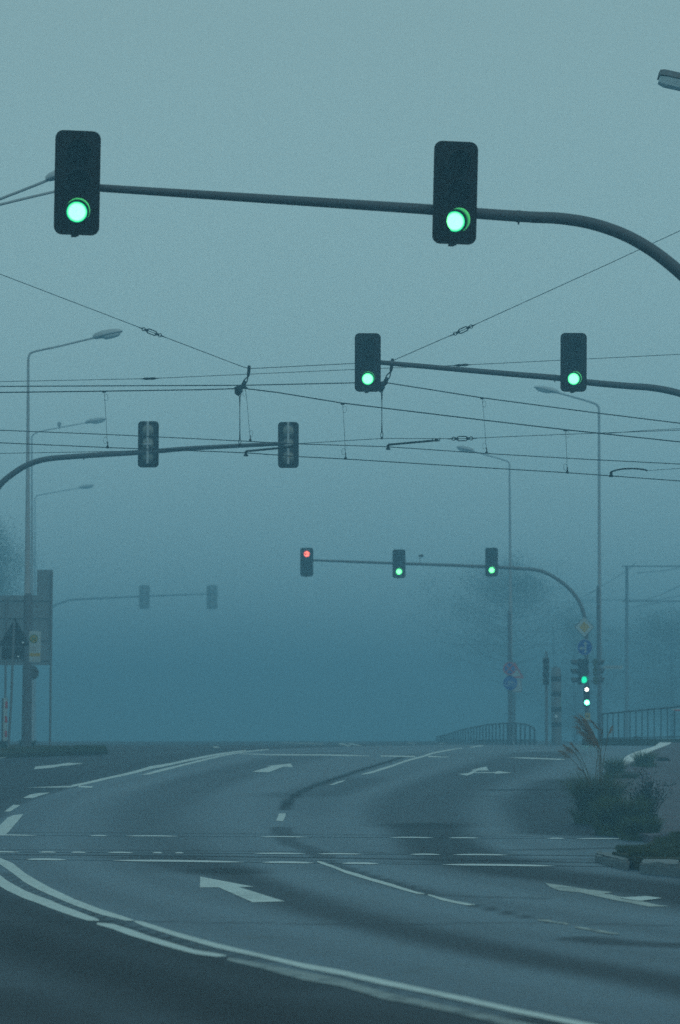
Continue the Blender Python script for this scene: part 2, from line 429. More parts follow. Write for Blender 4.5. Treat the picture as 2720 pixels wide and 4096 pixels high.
stroke([(1300, 3900), (1600, 3950), (2000, 4040), (2400, 4110)], 0.02, 0.10, 0.45)
stroke([(300, 3640), (520, 3706), (760, 3772)], 0.015, 0.05, 0.5)
stroke([(-100, 3560), (100, 3640), (300, 3700), (520, 3760), (860, 3850), (1200, 3950)], 0.05, 0.30, 0.4)
stroke([(620, 3430), (760, 3455), (900, 3490)], 0.25, 0.4, 0.5)
stroke([(1150, 3180), (1250, 3175), (1420, 3120)], 0.3, 0.6, 0.35)
stroke([(2100, 3440), (2400, 3440), (2720, 3470)], 0.12, 0.3, 0.45)
# where the asphalt of the opposite carriageway starts
BOUND = densify(catmull([(3300, 4330), (2357, 4100), (1880, 4050), (1360, 3925), (867, 3815), (400, 3685), (100, 3575), (0, 3520), (-60, 3460), (-90, 3400), (-60, 3320),
                 (0, 3275), (80, 3222), (160, 3190), (290, 3152), (500, 3100), (700, 3062), (900, 3018), (1060, 2999), (1300, 2990)], 5))
SEAM = densify(catmull([(1640, 3020), (1568, 3042), (1454, 3077), (1364, 3107), (1274, 3137), (1199, 3170), (1159, 3200), (1134, 3240)], 4))

def poly_dist(X, Y, pl):
    best = np.full(X.shape, 1e9); sgn = np.zeros(X.shape)
    for a, b in zip(pl, pl[1:]):
        dx, dy = b.x - a.x, b.y - a.y
        l2 = dx * dx + dy * dy + 1e-12
        t = np.clip(((X - a.x) * dx + (Y - a.y) * dy) / l2, 0, 1)
        ex, ey = X - (a.x + t * dx), Y - (a.y + t * dy)
        dd = np.sqrt(ex * ex + ey * ey)
        cr = dx * (Y - a.y) - dy * (X - a.x)
        m = dd < best
        best = np.where(m, dd, best); sgn = np.where(m, np.sign(cr), sgn)
    return best, sgn

def build_road():
    xs = np.concatenate([np.arange(-40, -9, 1.0), np.arange(-9, 9.01, 0.11), np.arange(10, 41, 1.0)])
    ys = np.concatenate([np.arange(-6, 10, 0.5), np.arange(10, 46, 0.13), np.arange(46, 74, 0.28), np.arange(74, 150, 1.0)])
    X, Y = np.meshgrid(xs, ys)
    Z = np.array([zg(float(y)) for y in ys])[:, None] + 0 * X
    wear = np.zeros_like(X) + 0.10
    bd, bs = poly_dist(X, Y, BOUND)
    side = np.clip(0.5 + bs * bd / 0.10, 0, 1)       # left of the boundary: darker asphalt
    wear = wear + 0.62 * side
    # tyre-polished streaks that run along the lanes
    lane = bs * bd
    rs = np.random.RandomState(4); st = np.zeros_like(X)
    for q in range(14):
        f = rs.uniform(1.2, 7.0)
        st += rs.uniform(0.4, 1.0) * np.sin(lane * f + rs.uniform(0, 6.28) + 0.8 * np.sin(Y * rs.uniform(0.05, 0.22) + rs.uniform(0, 6.28))) * (0.6 + 0.4 * np.sin(Y * rs.uniform(0.1, 0.4) + rs.uniform(0, 6.28)))
    wear = wear + 0.055 * st * np.clip((60 - Y) / 30, 0.25, 1)
    sd, ss = poly_dist(X, Y, SEAM)
    wear = wear + 0.14 * np.clip(1 - sd / 2.2, 0, 1) * (ss > 0)
    for pl, hw, soft, amt, _ in strokes:
        dd, _s = poly_dist(X, Y, pl)
        k = np.clip(1 - (dd - hw) / soft, 0, 1)
        k = k * k * (3 - 2 * k)
        wear = wear + amt * k * (1 - np.clip(wear, 0, 1))
    wear = np.clip(wear, 0, 1)
    ny, nx = X.shape
    me = bpy.data.meshes.new('road')
    V = np.stack([X, Y, Z], -1).reshape(-1, 3)
    idx = np.arange(ny * nx).reshape(ny, nx)
    Fc = np.stack([idx[:-1, :-1], idx[:-1, 1:], idx[1:, 1:], idx[1:, :-1]], -1).reshape(-1, 4)
    me.from_pydata(V.tolist(), [], Fc.tolist())
    at = me.attributes.new('wear', 'FLOAT', 'POINT'); at.data.foreach_set('value', wear.reshape(-1).astype(np.float32))
    for p in me.polygons: p.use_smooth = True
    me.materials.append(M['asphalt'])
    o = bpy.data.objects.new('road', me); COL.objects.link(o)
    tag(o, 'wet grey asphalt road bending over a low crest', kind='structure')
build_road()

def build_terrain():
    xs = list(range(-400, -40, 60)) + [-40, -20, 0, 20, 40] + list(range(60, 401, 60)) + [400]
    ys = [-50, -20, 0, 20, 30, 34, 38, 42, 46, 50, 54, 58, 62, 66, 72, 80, 90, 100, 110, 126, 140, 155, 170, 200, 250, 320, 420, 520]
    bm = bmesh.new()
    g = [[bm.verts.new((x, y, zg(y) - 0.06 - (0.0 if y < 140 else 0.02))) for x in xs] for y in ys]
    for a, b in zip(g, g[1:]):
        for i in range(len(xs) - 1): bm.faces.new((a[i], a[i+1], b[i+1], b[i]))
    me = bpy.data.meshes.new('ground'); bm.to_mesh(me); bm.free(); me.materials.append(M['soil'])
    o = bpy.data.objects.new('ground', me); COL.objects.link(o)
    tag(o, 'dull open ground beside and beyond the road', kind='structure')
build_terrain()

# ------------------------------------------------------------------ markings
marking('inner solid line of the double centre line in the left foreground', strip_px(
    [(-40, 3402, 3428), (0, 3431, 3457), (50, 3452, 3492), (100, 3492, 3530), (150, 3522, 3557), (200, 3550, 3580), (300, 3597, 3622), (400, 3635, 3657), (500, 3667, 3682), (535, 3680, 3683)]))
marking('inner solid line of the double centre line running out bottom right', strip_px(
    [(538, 3682, 3688), (572, 3686, 3704), (694, 3725, 3743), (867, 3773, 3792), (1040, 3814, 3829), (1214, 3853, 3872), (1360, 3879, 3899), (1533, 3918, 3939), (1707, 3955, 3974), (1880, 3991, 4011), (2054, 4031, 4050), (2227, 4066, 4085), (2400, 4100, 4122), (2600, 4140, 4165)]))
marking('outer solid line of the double centre line at the left edge', strip_px(
    [(-40, 3468, 3506), (0, 3500, 3545), (25, 3520, 3560), (50, 3535, 3572), (100, 3562, 3595), (150, 3582, 3612), (200, 3600, 3632), (250, 3622, 3650), (300, 3640, 3667), (350, 3660, 3682), (395, 3677, 3683)]))
marking('outer solid line of the double centre line after the small break', strip_px(
    [(388, 3690, 3698), (451, 3695, 3716), (520, 3716, 3742), (607, 3747, 3768), (694, 3773, 3794), (780, 3799, 3816), (867, 3812, 3827), (906, 3821, 3824)]))
marking('worn faded outer centre line in the bottom foreground', strip_px(
    [(910, 3829, 3842), (1040, 3851, 3872), (1214, 3886, 3920), (1360, 3915, 3944), (1533, 3966, 3996), (1707, 4004, 4028), (1880, 4041, 4067), (2054, 4080, 4108), (2300, 4132, 4162)]), 'paintfaint')
marking('thin white lane line starting at the rails', strip_px(
    [(1268, 3444, 3448), (1284, 3445, 3455), (1334, 3462, 3472), (1384, 3482, 3493), (1434, 3495, 3508), (1484, 3512, 3523), (1568, 3535, 3547), (1618, 3552, 3562), (1668, 3567, 3575), (1698, 3574, 3577)]))
marking('second piece of the thin white lane line', strip_px(
    [(1712, 3576, 3581), (1768, 3591, 3601), (1818, 3603, 3612), (1868, 3612, 3621), (1900, 3618, 3620)]))
marking('short broken lane dash right of the lane line', strip_px([(2150, 3677, 3681), (2193, 3679, 3687), (2215, 3686, 3690), (2273, 3692, 3699)]), 'paintworn')
marking('last worn lane dash towards the right edge', strip_px([(2301, 3705, 3710), (2380, 3716, 3725), (2440, 3728, 3736), (2480, 3734, 3737)]), 'paintworn')
marking('broad white dash cut off by the left edge', [(-60, 3345), (-30, 3320), (0, 3300), (30, 3270), (55, 3260), (93, 3256), (62, 3295), (25, 3336), (-20, 3345)])
marking('small square white dash near the left edge', [(17, 3246), (52, 3219), (82, 3220), (40, 3246)])
marking('slanted white dash below the left stop line', [(92, 3192), (117, 3179), (155, 3172), (202, 3170), (165, 3181), (132, 3192)])
marking('thin white stop line crossing the start of the far centre line', [(100, 3151), (200, 3146), (284, 3143), (290, 3149), (225, 3150)])
marking('short end of the left stop line right of the centre line', [(318, 3142), (372, 3146), (367, 3152), (312, 3149)])
marking('long solid far centre line rising to the crest', strip_px(
    [(286, 3140, 3148), (350, 3127, 3136), (400, 3115, 3124), (450, 3104, 3112), (500, 3093, 3102), (550, 3080, 3091), (600, 3065, 3077), (650, 3057, 3068), (700, 3048, 3057), (784, 3030, 3039), (884, 3012, 3019), (984, 3000, 3004)]))
marking('shorter parallel line of the far double centre line', strip_px(
    [(567, 3099, 3101), (600, 3089, 3097), (650, 3075, 3085), (700, 3064, 3072), (784, 3043, 3051), (884, 3020, 3027), (934, 3012, 3017), (984, 3005, 3009), (1034, 2999, 3003), (1074, 2996, 2999)]))
marking('long thin far stop line across the left lane', strip_px([(959, 3014, 3016), (1084, 3017, 3021), (1184, 3017, 3022), (1284, 3017, 3022), (1384, 3019, 3024), (1476, 3023, 3025)]))
marking('far stop line left of the crossing diagonal', strip_px([(1522, 3022, 3026), (1568, 3022, 3027), (1660, 3023, 3029)]))
marking('far stop line right of the crossing diagonal', strip_px([(1712, 3023, 3029), (1750, 3025, 3029), (1795, 3028, 3030)]))
marking('diagonal solid lane line rising to the crest', strip_px(
    [(1446, 3096, 3098), (1484, 3086, 3094), (1568, 3060, 3068), (1618, 3042, 3049), (1693, 3022, 3029), (1743, 3007, 3013), (1778, 3001, 3006), (1848, 2991, 2994)]))
marking('short dash continuing the diagonal lane line at the crest', strip_px([(1880, 2988, 2991), (1936, 2981, 2984)]))
marking('white stop line across the right lane below the signal mast', [(2023, 3031), (2098, 3029), (2258, 3036), (2256, 3040), (2118, 3035)])
marking('slim white dash beside the bitumen seam', [(1316, 3140), (1349, 3127), (1384, 3119), (1374, 3126), (1334, 3139)])
marking('small ragged white block on the lane seam', [(1104, 3282), (1116, 3254), (1143, 3253), (1141, 3267), (1131, 3285)])
marking('white turn arrow in the far left lane of our carriageway', [(1009, 3087), (1083, 3066), (1061, 3065), (1104, 3060), (1163, 3054), (1172, 3069), (1134, 3067), (1076, 3089)], name='lane_arrow')
marking('white straight arrow of the two headed arrow in right lane', [(1835, 3096), (1873, 3092), (1895, 3082), (1883, 3081), (1908, 3074), (1945, 3066), (1955, 3082), (1913, 3082), (1888, 3096), (1868, 3102)], name='lane_arrow')
marking('white branch arrow pointing right in the far right lane', [(1900, 3089), (1980, 3088), (1993, 3084), (2050, 3091), (1978, 3095), (1980, 3091.5), (1900, 3092)], name='lane_arrow')
marking('white arrow on the dark opposite lane at far left', [(135, 3077), (142, 3066), (220, 3059), (272, 3051), (337, 3053), (280, 3061), (245, 3064), (210, 3071)], name='lane_arrow')
marking('thin white edge line in front of the grassy island', [(-60, 3035), (0, 3029), (60, 3024), (107, 3020), (65, 3026), (0, 3033), (-60, 3040)])
marking('bright white straight arrow in the near left lane', [(801, 3506), (800, 3549), (874, 3549), (1011, 3609), (1139, 3605), (956, 3548), (1016, 3547)], name='lane_arrow')
marking('worn greyish straight arrow in the near right lane', [(2180, 3532), (2201, 3548), (2239, 3563), (2318, 3569), (2394, 3586), (2456, 3600), (2511, 3610), (2593, 3626), (2679, 3625), (2628, 3619), (2566, 3604), (2500, 3590), (2440, 3578), (2414, 3574), (2452, 3569), (2352, 3557), (2249, 3541)], 'paintworn', 'lane_arrow')
ground_poly('lane_arrow', [(2478, 3590), (2586, 3584), (2650, 3592), (2560, 3603), (2515, 3597)], M['paint'], 0.009, label='bright side branch on the worn arrow in the near right lane')
for (px, lab) in (([(1129, 2970), (1240, 2972), (1235, 2975), (1130, 2972)], 'pale far marking beyond the crest left of the hatch'),
                  ([(1240, 2971), (1295, 2976), (1285, 2978), (1235, 2974)], 'short far marking beyond the crest beside the hatch'),
                  ([(1350, 2972), (1378, 2973), (1405, 2985), (1385, 2986)], 'left bar of the far hatched marking on the crest'),
                  ([(1388, 2971), (1412, 2972), (1450, 2983), (1425, 2984)], 'right bar of the far hatched marking on the crest'),
                  ([(1626, 2971), (1660, 2973), (1658, 2975), (1630, 2974)], 'tiny far dash beyond the crest in mid road'),
                  ([(1758, 2972), (1778, 2972), (1776, 2975), (1756, 2975)], 'tiny far dash beyond the crest near the railing'),
                  ([(849, 2986), (870, 2985), (880, 2991), (858, 2992)], 'small far dash beyond the crest at left')):
    marking(lab, px, 'paintworn')

# tram rails across the road: dull rail, sky glints laid on as pale strips
RAILS = [(lambda x: 3341 + (x / 2720) * 16, 3.0, 'paintworn'), (lambda x: 3408 + (x / 2720) * 16, 3.6, 'paintworn'), (lambda x: 3436 + (x / 2720) * 34, 5.4, 'paint')]
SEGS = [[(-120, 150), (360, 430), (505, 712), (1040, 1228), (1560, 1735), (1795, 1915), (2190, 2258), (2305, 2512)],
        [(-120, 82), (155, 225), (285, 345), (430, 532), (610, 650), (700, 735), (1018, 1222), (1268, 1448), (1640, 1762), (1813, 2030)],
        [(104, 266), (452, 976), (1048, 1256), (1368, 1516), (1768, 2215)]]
ORD = ('farthest', 'middle', 'nearest')
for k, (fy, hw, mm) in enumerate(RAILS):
    r = root('tram_rail', '%s tram rail crossing the road with pale lengths painted as sky glints' % ORD[k], 'rail', G(1360, fy(1360)), 0, 'tram rails across the road')
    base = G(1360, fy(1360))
    mb = MB(); A = [G(-900 + i * 100, fy(-900 + i * 100), 0.002) for i in range(47)]
    w = 0.03
    for a, b in zip(A, A[1:]):
        mb.quad(a + Vector((0, -w, 0)), b + Vector((0, -w, 0)), b + Vector((0, w, 0)), a + Vector((0, w, 0)))
    mb.build('rail_bed', M['iron'], r, base)
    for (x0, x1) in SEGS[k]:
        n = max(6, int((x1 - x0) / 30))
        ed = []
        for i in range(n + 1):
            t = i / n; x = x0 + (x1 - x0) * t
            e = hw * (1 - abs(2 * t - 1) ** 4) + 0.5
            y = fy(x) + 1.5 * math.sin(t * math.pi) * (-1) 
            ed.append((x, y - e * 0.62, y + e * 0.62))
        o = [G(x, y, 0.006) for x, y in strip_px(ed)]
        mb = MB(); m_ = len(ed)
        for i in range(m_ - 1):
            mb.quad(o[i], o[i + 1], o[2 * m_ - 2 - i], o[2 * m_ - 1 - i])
        mb.build('rail_head_glint', M['railhead'], r, base)

# ------------------------------------------------------------------ pavement, verge, kerbs, island
ground_poly('pavement', [(2706, 2968), (2612, 3006), (2548, 3040), (2470, 3075), (2436, 3160), (2440, 3262), (2500, 3318), (2600, 3342), (2720, 3328), (3100, 3290), (3600, 3200), (3600, 2968)],
            M['paving'], 0.10, 0.35, 0.12, 'pinkish grey slab pavement at the right of the road')
# row of white blocks along the pavement edge
STR = [(2491, 2541, 3043), (2494, 2552, 3036), (2502, 2566, 3026), (2520, 2580, 3016), (2545, 2600, 3006), (2575, 2620, 2998), (2602, 2640, 2990), (2622, 2662, 2982), (2632, 2682, 2974), (2642, 2694, 2966)]
kr = root('kerb', 'edge of white paving blocks between road and pink pavement', None, G(2560, 3010, 0.1)); kr['kind'] = 'structure'
for i in range(len(STR) - 1):
    a, b = STR[i], STR[i + 1]
    q = [G(a[0], a[2], 0.115), G(a[1], a[2], 0.115), G(b[1], b[2], 0.115), G(b[0], b[2], 0.115)]
    c = sum(q, Vector()) / 4
    q = [c + (p - c) * 0.965 for p in q]
    mb = MB()
    lo = [p - Vector((0, 0, 0.16)) for p in q]
    mb.quad(*q)
    for j in range(4): mb.quad(q[j], lo[j], lo[(j + 1) % 4], q[(j + 1) % 4])
    mb.build('paving_block', M['whitestone'], kr, kr.location)

ground_poly('verge', [(2448, 3408), (2500, 3402), (2555, 3392), (2603, 3366), (2667, 3345), (2720, 3338), (3100, 3325), (3600, 3380), (3900, 3700), (3300, 3640), (2900, 3520), (2720, 3436), (2571, 3431), (2540, 3430)],
            M['soil'], 0.13, 0.3, 0.15, 'low grassy verge at the lower right behind the kerb')
def kerb_stone(px_top, lab, h=0.15):
    tp = [G(x, y, h) for x, y in px_top]
    mb = MB()
    a = [mb.bm.verts.new(p) for p in tp]; b = [mb.bm.verts.new((p.x, p.y, -0.03)) for p in tp]
    mb.bm.faces.new(a); n = len(a)
    for i in range(n): mb.bm.faces.new((a[i], b[i], b[(i+1) % n], a[(i+1) % n]))
    bmesh.ops.bevel(mb.bm, geom=[e for e in mb.bm.edges if all(v in a for v in e.verts)], offset=0.025, segments=3, affect='EDGES')
    bmesh.ops.subdivide_edges(mb.bm, edges=[e for e in mb.bm.edges if e.calc_length() > 0.15], cuts=3, use_grid_fill=True)
    for v in mb.bm.verts:
        if v.co.z > 0.05: v.co += Vector((random.uniform(-1, 1), random.uniform(-1, 1), random.uniform(-1, 1))) * 0.013
    tag(mb.build('kerb_stone', M['kerb'], None, tp[0] - Vector((0, 0, h))), lab, 'kerb stone', 'granite kerb stones')
kerb_stone([(2380, 3410), (2396, 3403), (2445, 3412), (2524, 3436), (2508, 3444), (2440, 3428)], 'short tapered granite kerb stone beside the tip of the verge', 0.10)
kerb_stone([(2558, 3446), (2582, 3432), (2722, 3436), (2722, 3460), (2610, 3452)], 'long rough granite kerb stone below the grassy verge', 0.12)
kerb_stone([(2726, 3437), (2900, 3520), (3300, 3640), (3290, 3690), (2900, 3560), (2726, 3461)], 'far end granite kerb stone running out of the right edge', 0.15)

ground_poly('traffic_island', [(-300, 3022), (-40, 3014), (100, 3011), (250, 3006), (400, 3001), (432, 2998), (425, 2992), (330, 2985), (200, 2980), (0, 2978), (-300, 2980)],
            M['soil'], 0.10, 0.3, 0.14, 'raised traffic island with pale edge at the left')

# ------------------------------------------------------------------ grass and plants
def blade(bm, base, direc, L, w, bend, seg=4):
    """a tapering curved leaf: direc = horizontal unit direction it leans to, bend = how far it arches"""
    side = Vector((-direc.y, direc.x, 0)) * 1.0
    ang = random.uniform(0, math.pi); side = Vector((math.cos(ang), math.sin(ang), 0))
    prev = None
    for i in range(seg + 1):
        t = i / seg
        p = base + direc * (bend * L * (t ** 1.8)) + Vector((0, 0, L * (t - 0.42 * bend * t ** 2.6)))
        ww = w * (1 - t) ** 0.7 + 0.0006
        a, b = bm.verts.new(p - side * ww / 2), bm.verts.new(p + side * ww / 2)
        if prev: bm.faces.new((prev[0], prev[1], b, a))
        prev = (a, b)
def rdir():
    a = random.uniform(0, 2 * math.pi); return Vector((math.cos(a), math.sin(a), 0))
def tuft(bm, c, n, rad, L, w=0.007, bend=(0.15, 0.7), lean=None, flat=1.0):
    for _ in range(n):
        q = rdir(); rr = rad * math.sqrt(random.random())
        b = c + Vector((q.x * rr, q.y * rr * flat, 0))
        dv = (q * rr / max(rad, 1e-6) * 0.8 + rdir() * 0.6)
        if lean is not None: dv += lean
        dv.z = 0; dv = dv.normalized()
        blade(bm, b, dv, L * random.uniform(0.45, 1.0), w * random.uniform(0.6, 1.3), random.uniform(*bend))

def scale_at(p): return F / p.y
def grass_clump(label, bx, by, wpx, hpx, n, mats, cat='grass clump', lift=0.03, w=0.007, group='grass clumps between road and pavement', bend=(0.15, 0.75), name='grass_clump'):
    c = G(bx, by, lift); s = scale_at(c)
    r = root(name, label, cat, c, 0, group)
    k = len(mats)
    for i, (mname, share, part) in enumerate(mats):
        mb = MB(); tuft(mb.bm, Vector((0, 0, -0.03)), int(n * share), wpx / s * 0.36, hpx / s * random.uniform(0.92, 1.05), w, bend)
        tuft(mb.bm, Vector((0, 0, -0.03)), int(n * share * 0.5), wpx / s * 0.56, hpx / s * 0.36, w, (0.3, 1.0), None, 1.8)
        mb.build(part, M[mname], r, smooth=False)
    return r, c, s

# the tall plume grass
r, c, s = grass_clump('tall ornamental grass with brown feathery plumes by the kerb', 2388, 3285, 158, 262, 2400,
                      [('blade', 0.55, 'green_blades'), ('bladedark', 0.35, 'dark_blades'), ('bladedry', 0.10, 'dry_blades')], 'ornamental grass', w=0.008, name='plume_grass')
PL = [((2394, 2992), (2316, 2876), 0.8), ((2390, 2985), (2331, 2870), 0.8), ((2398, 2990), (2347, 2886), 0.7), ((2384, 2990), (2311, 2908), 0.7), ((2400, 2996), (2362, 2912), 0.6),
      ((2404, 2925), (2368, 2884), 0.45), ((2432, 2945), (2447, 2905), 0.4), ((2408, 2950), (2410, 2920), 0.3),
      ((2280, 3030), (2243, 3003), 0.45), ((2299, 3014), (2258, 2982), 0.5), ((2316, 3010), (2287, 2975), 0.5), ((2337, 3088), (2315, 3072), 0.3), ((2292, 3002), (2268, 2992), 0.3)]
st, pl = MB(), MB()
for (b0, tip, wd) in PL:
    pb, pt = P(*b0, c.y + random.uniform(-0.25, 0.25)) - c, P(*tip, c.y + random.uniform(-0.3, 0.3)) - c
    foot = Vector((random.uniform(-0.1, 0.1), random.uniform(-0.08, 0.08), 0))
    mid = foot.lerp(pb, 0.5) + Vector(((foot.x - pb.x) * 0.22, 0, 0.1))
    path = catmull([tuple(foot), tuple(mid), tuple(pb), tuple(pt)], 6)
    st.tube(path, [0.0055 - 0.0030 * i / len(path) for i in range(len(path))], 5)
    ax = (pt - pb); Lp = ax.length
    wv = 1 if tip[0] > b0[0] + 10 else -1
    for _ in range(int(130 * wd)):
        t = random.random()
        p0 = pb + ax * t
        dv = (ax.normalized() * random.uniform(0.5, 1.0) + Vector((wv * random.uniform(-0.2, 0.5), random.uniform(-0.5, 0.5), random.uniform(-0.35, 0.15)))).normalized()
        ln = Lp * random.uniform(0.22, 0.55) * (1.1 - 0.5 * t) if Lp > 0.2 else Lp * random.uniform(0.2, 0.4)
        sd = dv.cross(Vector((0, 1, 0))).normalized() * 0.0027
        pm = p0 + dv * ln * 0.6; pe = p0 + dv * ln + Vector((wv * 0.10 * ln, 0, -0.22 * ln))
        a_, b_, c_, d_ = (pl.bm.verts.new(x) for x in (p0 - sd * 0.5, p0 + sd * 0.5, pm + sd, pm - sd))
        pl.bm.faces.new((a_, b_, c_, d_)); e_ = pl.bm.verts.new(pe); pl.bm.faces.new((d_, c_, e_))
st.build('stems', M['bladedry'], r); pl.build('plumes', M['plume'], r, smooth=False)

grass_clump('upright green grass clump right behind the tall plume grass', 2460, 3104, 84, 112, 700, [('blade', 0.7, 'green_blades'), ('bladedark', 0.3, 'dark_blades')], w=0.008)
grass_clump('bushy green grass clump in front of the white paving blocks', 2577, 3064, 88, 88, 800, [('blade', 0.7, 'green_blades'), ('bladedark', 0.3, 'dark_blades')], lift=0.1, w=0.009)
grass_clump('small low dark weed on the pink pavement', 2652, 3042, 66, 34, 160, [('weed', 1.0, 'leaves')], 'weed', lift=0.1, w=0.012, bend=(0.4, 1.0), name='weed_tuft')
grass_clump('broad lush green grass mound at the foot of the dark shrub', 2490, 3330, 190, 205, 3000, [('blade', 0.6, 'green_blades'), ('bladedark', 0.4, 'dark_blades')], w=0.008)
grass_clump('low grass tuft at the pavement corner above the verge', 2570, 3350, 160, 120, 1500, [('bladedark', 0.6, 'dark_blades'), ('blade', 0.4, 'green_blades')], w=0.008)
grass_clump('thin dark grass filling the gap between the green clumps', 2500, 3125, 130, 60, 700, [('bladedark', 1.0, 'dark_blades')], w=0.008)

def shrub(label, bx, by, wpx, hpx):
    c = G(bx, by, 0.03); s = scale_at(c)
    r = root('wild_shrub', label, 'shrub', c, 0)
    st, lf, fl = MB(), MB(), MB()
    Wd, Hh = wpx / s, hpx / s
    for i in range(70):
        q = rdir(); lean = random.uniform(0.05, 0.55)
        if i < 7: lean *= 0.5
        h = Hh * random.uniform(0.45, 0.85) if i > 6 else Hh * random.uniform(0.85, 1.0)
        top = Vector((q.x * lean * Wd, q.y * lean * Wd * 0.6, h * (1 - 0.3 * lean)))
        b0 = Vector((random.uniform(-0.10, 0.10), random.uniform(-0.08, 0.08), 0))
        mid = b0.lerp(top, 0.5) + Vector((-q.x * 0.05, 0, 0.04))
        path = [Vector(p) for p in catmull([tuple(b0), tuple(mid), tuple(top)], 5)]
        st.tube(path, [0.006 * (1 - 0.75 * k / len(path)) for k in range(len(path))], 5)
        for k in range(14):
            t = random.uniform(0.15, 1.0); p = path[min(len(path) - 1, int(t * len(path)))]
            dv = (rdir() * 0.8 + Vector((0, 0, random.uniform(0.1, 0.9)))).normalized()
            ln = random.uniform(0.03, 0.11)
            st.tube([p, p + dv * ln], [0.0022, 0.001], 4)
            for j in range(3):
                pp = p + dv * ln * random.uniform(0.4, 1.0); u = Vector((random.gauss(0, 1), random.gauss(0, 1), random.gauss(0, 1))).normalized()
                v = u.orthogonal().normalized(); z = random.uniform(0.008, 0.02)
                lf.quad(pp - u * z, pp + v * z * 0.5, pp + u * z, pp - v * z * 0.5)
    for (x, z) in ((0.02, 0.86), (-0.08, 0.8)):
        fl = MB(); bmesh.ops.create_icosphere(fl.bm, subdivisions=2, radius=0.009, matrix=Matrix.Translation((x, -0.05, Hh * z))); fl.build('flower', M['flower'], r)
    st.build('twigs', M['weed'], r); lf.build('leaves', M['weed'], r, smooth=False)
shrub('dark twiggy shrub with thin bare stems and blue specks', 2590, 3325, 210, 265)

def grass_stuff(label, area, n, L, w, m, lift):
    mb = MB()
    k = 0
    while k < n:
        i = random.randrange(len(area)); x0, y0, x1, y1 = area[i]
        c = G(random.uniform(x0, x1), random.uniform(y0, y1), lift)
        blade(mb.bm, c, rdir(), L * random.uniform(0.5, 1.2), w, random.uniform(0.2, 1.0), 3); k += 1
    o = mb.build('grass', M[m], None, G((area[0][0] + area[0][2]) / 2, area[0][3], lift), smooth=False)
    return tag(o, label, 'grass', None, 'stuff')
grass_stuff('short dark grass on the verge behind the kerb stones', [(2560, 3392, 2760, 3432), (2620, 3362, 2760, 3400), (2680, 3342, 2800, 3370), (2470, 3402, 2560, 3414), (2520, 3420, 2600, 3430)], 12000, 0.085, 0.007, 'bladedark', 0.12)
grass_stuff('thin strip of grass along the traffic island', [(20, 3000, 420, 3008), (160, 2992, 425, 3006), (300, 2986, 424, 3003)], 2600, 0.09, 0.010, 'bladedark', 0.10)
grass_stuff('dry grass strip at the foot of the right railing', [(2400, 2960, 2720, 2964)], 1500, 0.12, 0.012, 'bladedry', 0.12)
grass_stuff('grass at the foot of the middle railing', [(1900, 2966, 2150, 2969)], 900, 0.14, 0.016, 'bladedark', 0.02)

def small_bush(label, x, y, d_lift, wpx, hpx, n=700, m='bladedark'):
    c = G(x, y, d_lift); s = scale_at(c)
    r = root('low_bush', label, 'bush', c, 0)
    mb = MB(); tuft(mb.bm, Vector((0, 0, -0.03)), n, wpx / s * 0.4, hpx / s, 0.016, (0.3, 0.9))
    mb.build('leaves', M[m], r, smooth=False)
    st = MB()
    for _ in range(8): st.tube([(random.uniform(-.04, .04), random.uniform(-.04, .04), -0.02), (random.uniform(-.12, .12), random.uniform(-.1, .1), hpx / s * 0.6)], [0.008, 0.003], 5)
    st.build('stems', M['bark'], r)
small_bush('low dark bush at the foot of the left lamp post', 110, 2985, 0.10, 62, 42)
small_bush('low weed patch at the foot of the striped guide post', 16, 2990, 0.10, 44, 26, 300)

def boulder():
    c = G(2553, 2967, 0.10); c.y -= 2.2; c.x *= c.y / (c.y + 2.2); c.z = zg(c.y) + 0.1
    mb = MB(); bmesh.ops.create_icosphere(mb.bm, subdivisions=4, radius=1.0)
    s = scale_at(c)
    for v in mb.bm.verts:
        d = v.co.normalized()
        f = 1 + 0.16 * math.sin(3.1 * d.x + 1.3) * math.cos(2.7 * d.z) + 0.07 * math.sin(9 * d.y + 5 * d.x) + 0.04 * math.sin(17 * d.z + 7 * d.x)
        v.co = Vector((d.x * 21 / s * f, d.y * 21 / s * f, max(-0.05, d.z * 23 / s * f * (1.0 - 0.18 * d.x)) ))
    bmesh.ops.translate(mb.bm, verts=mb.bm.verts, vec=c + Vector((0, 0, 0.02)))
    tag(mb.build('boulder', M['boulder'], None, c), 'dark rounded boulder in front of the right railing', 'boulder')
boulder()

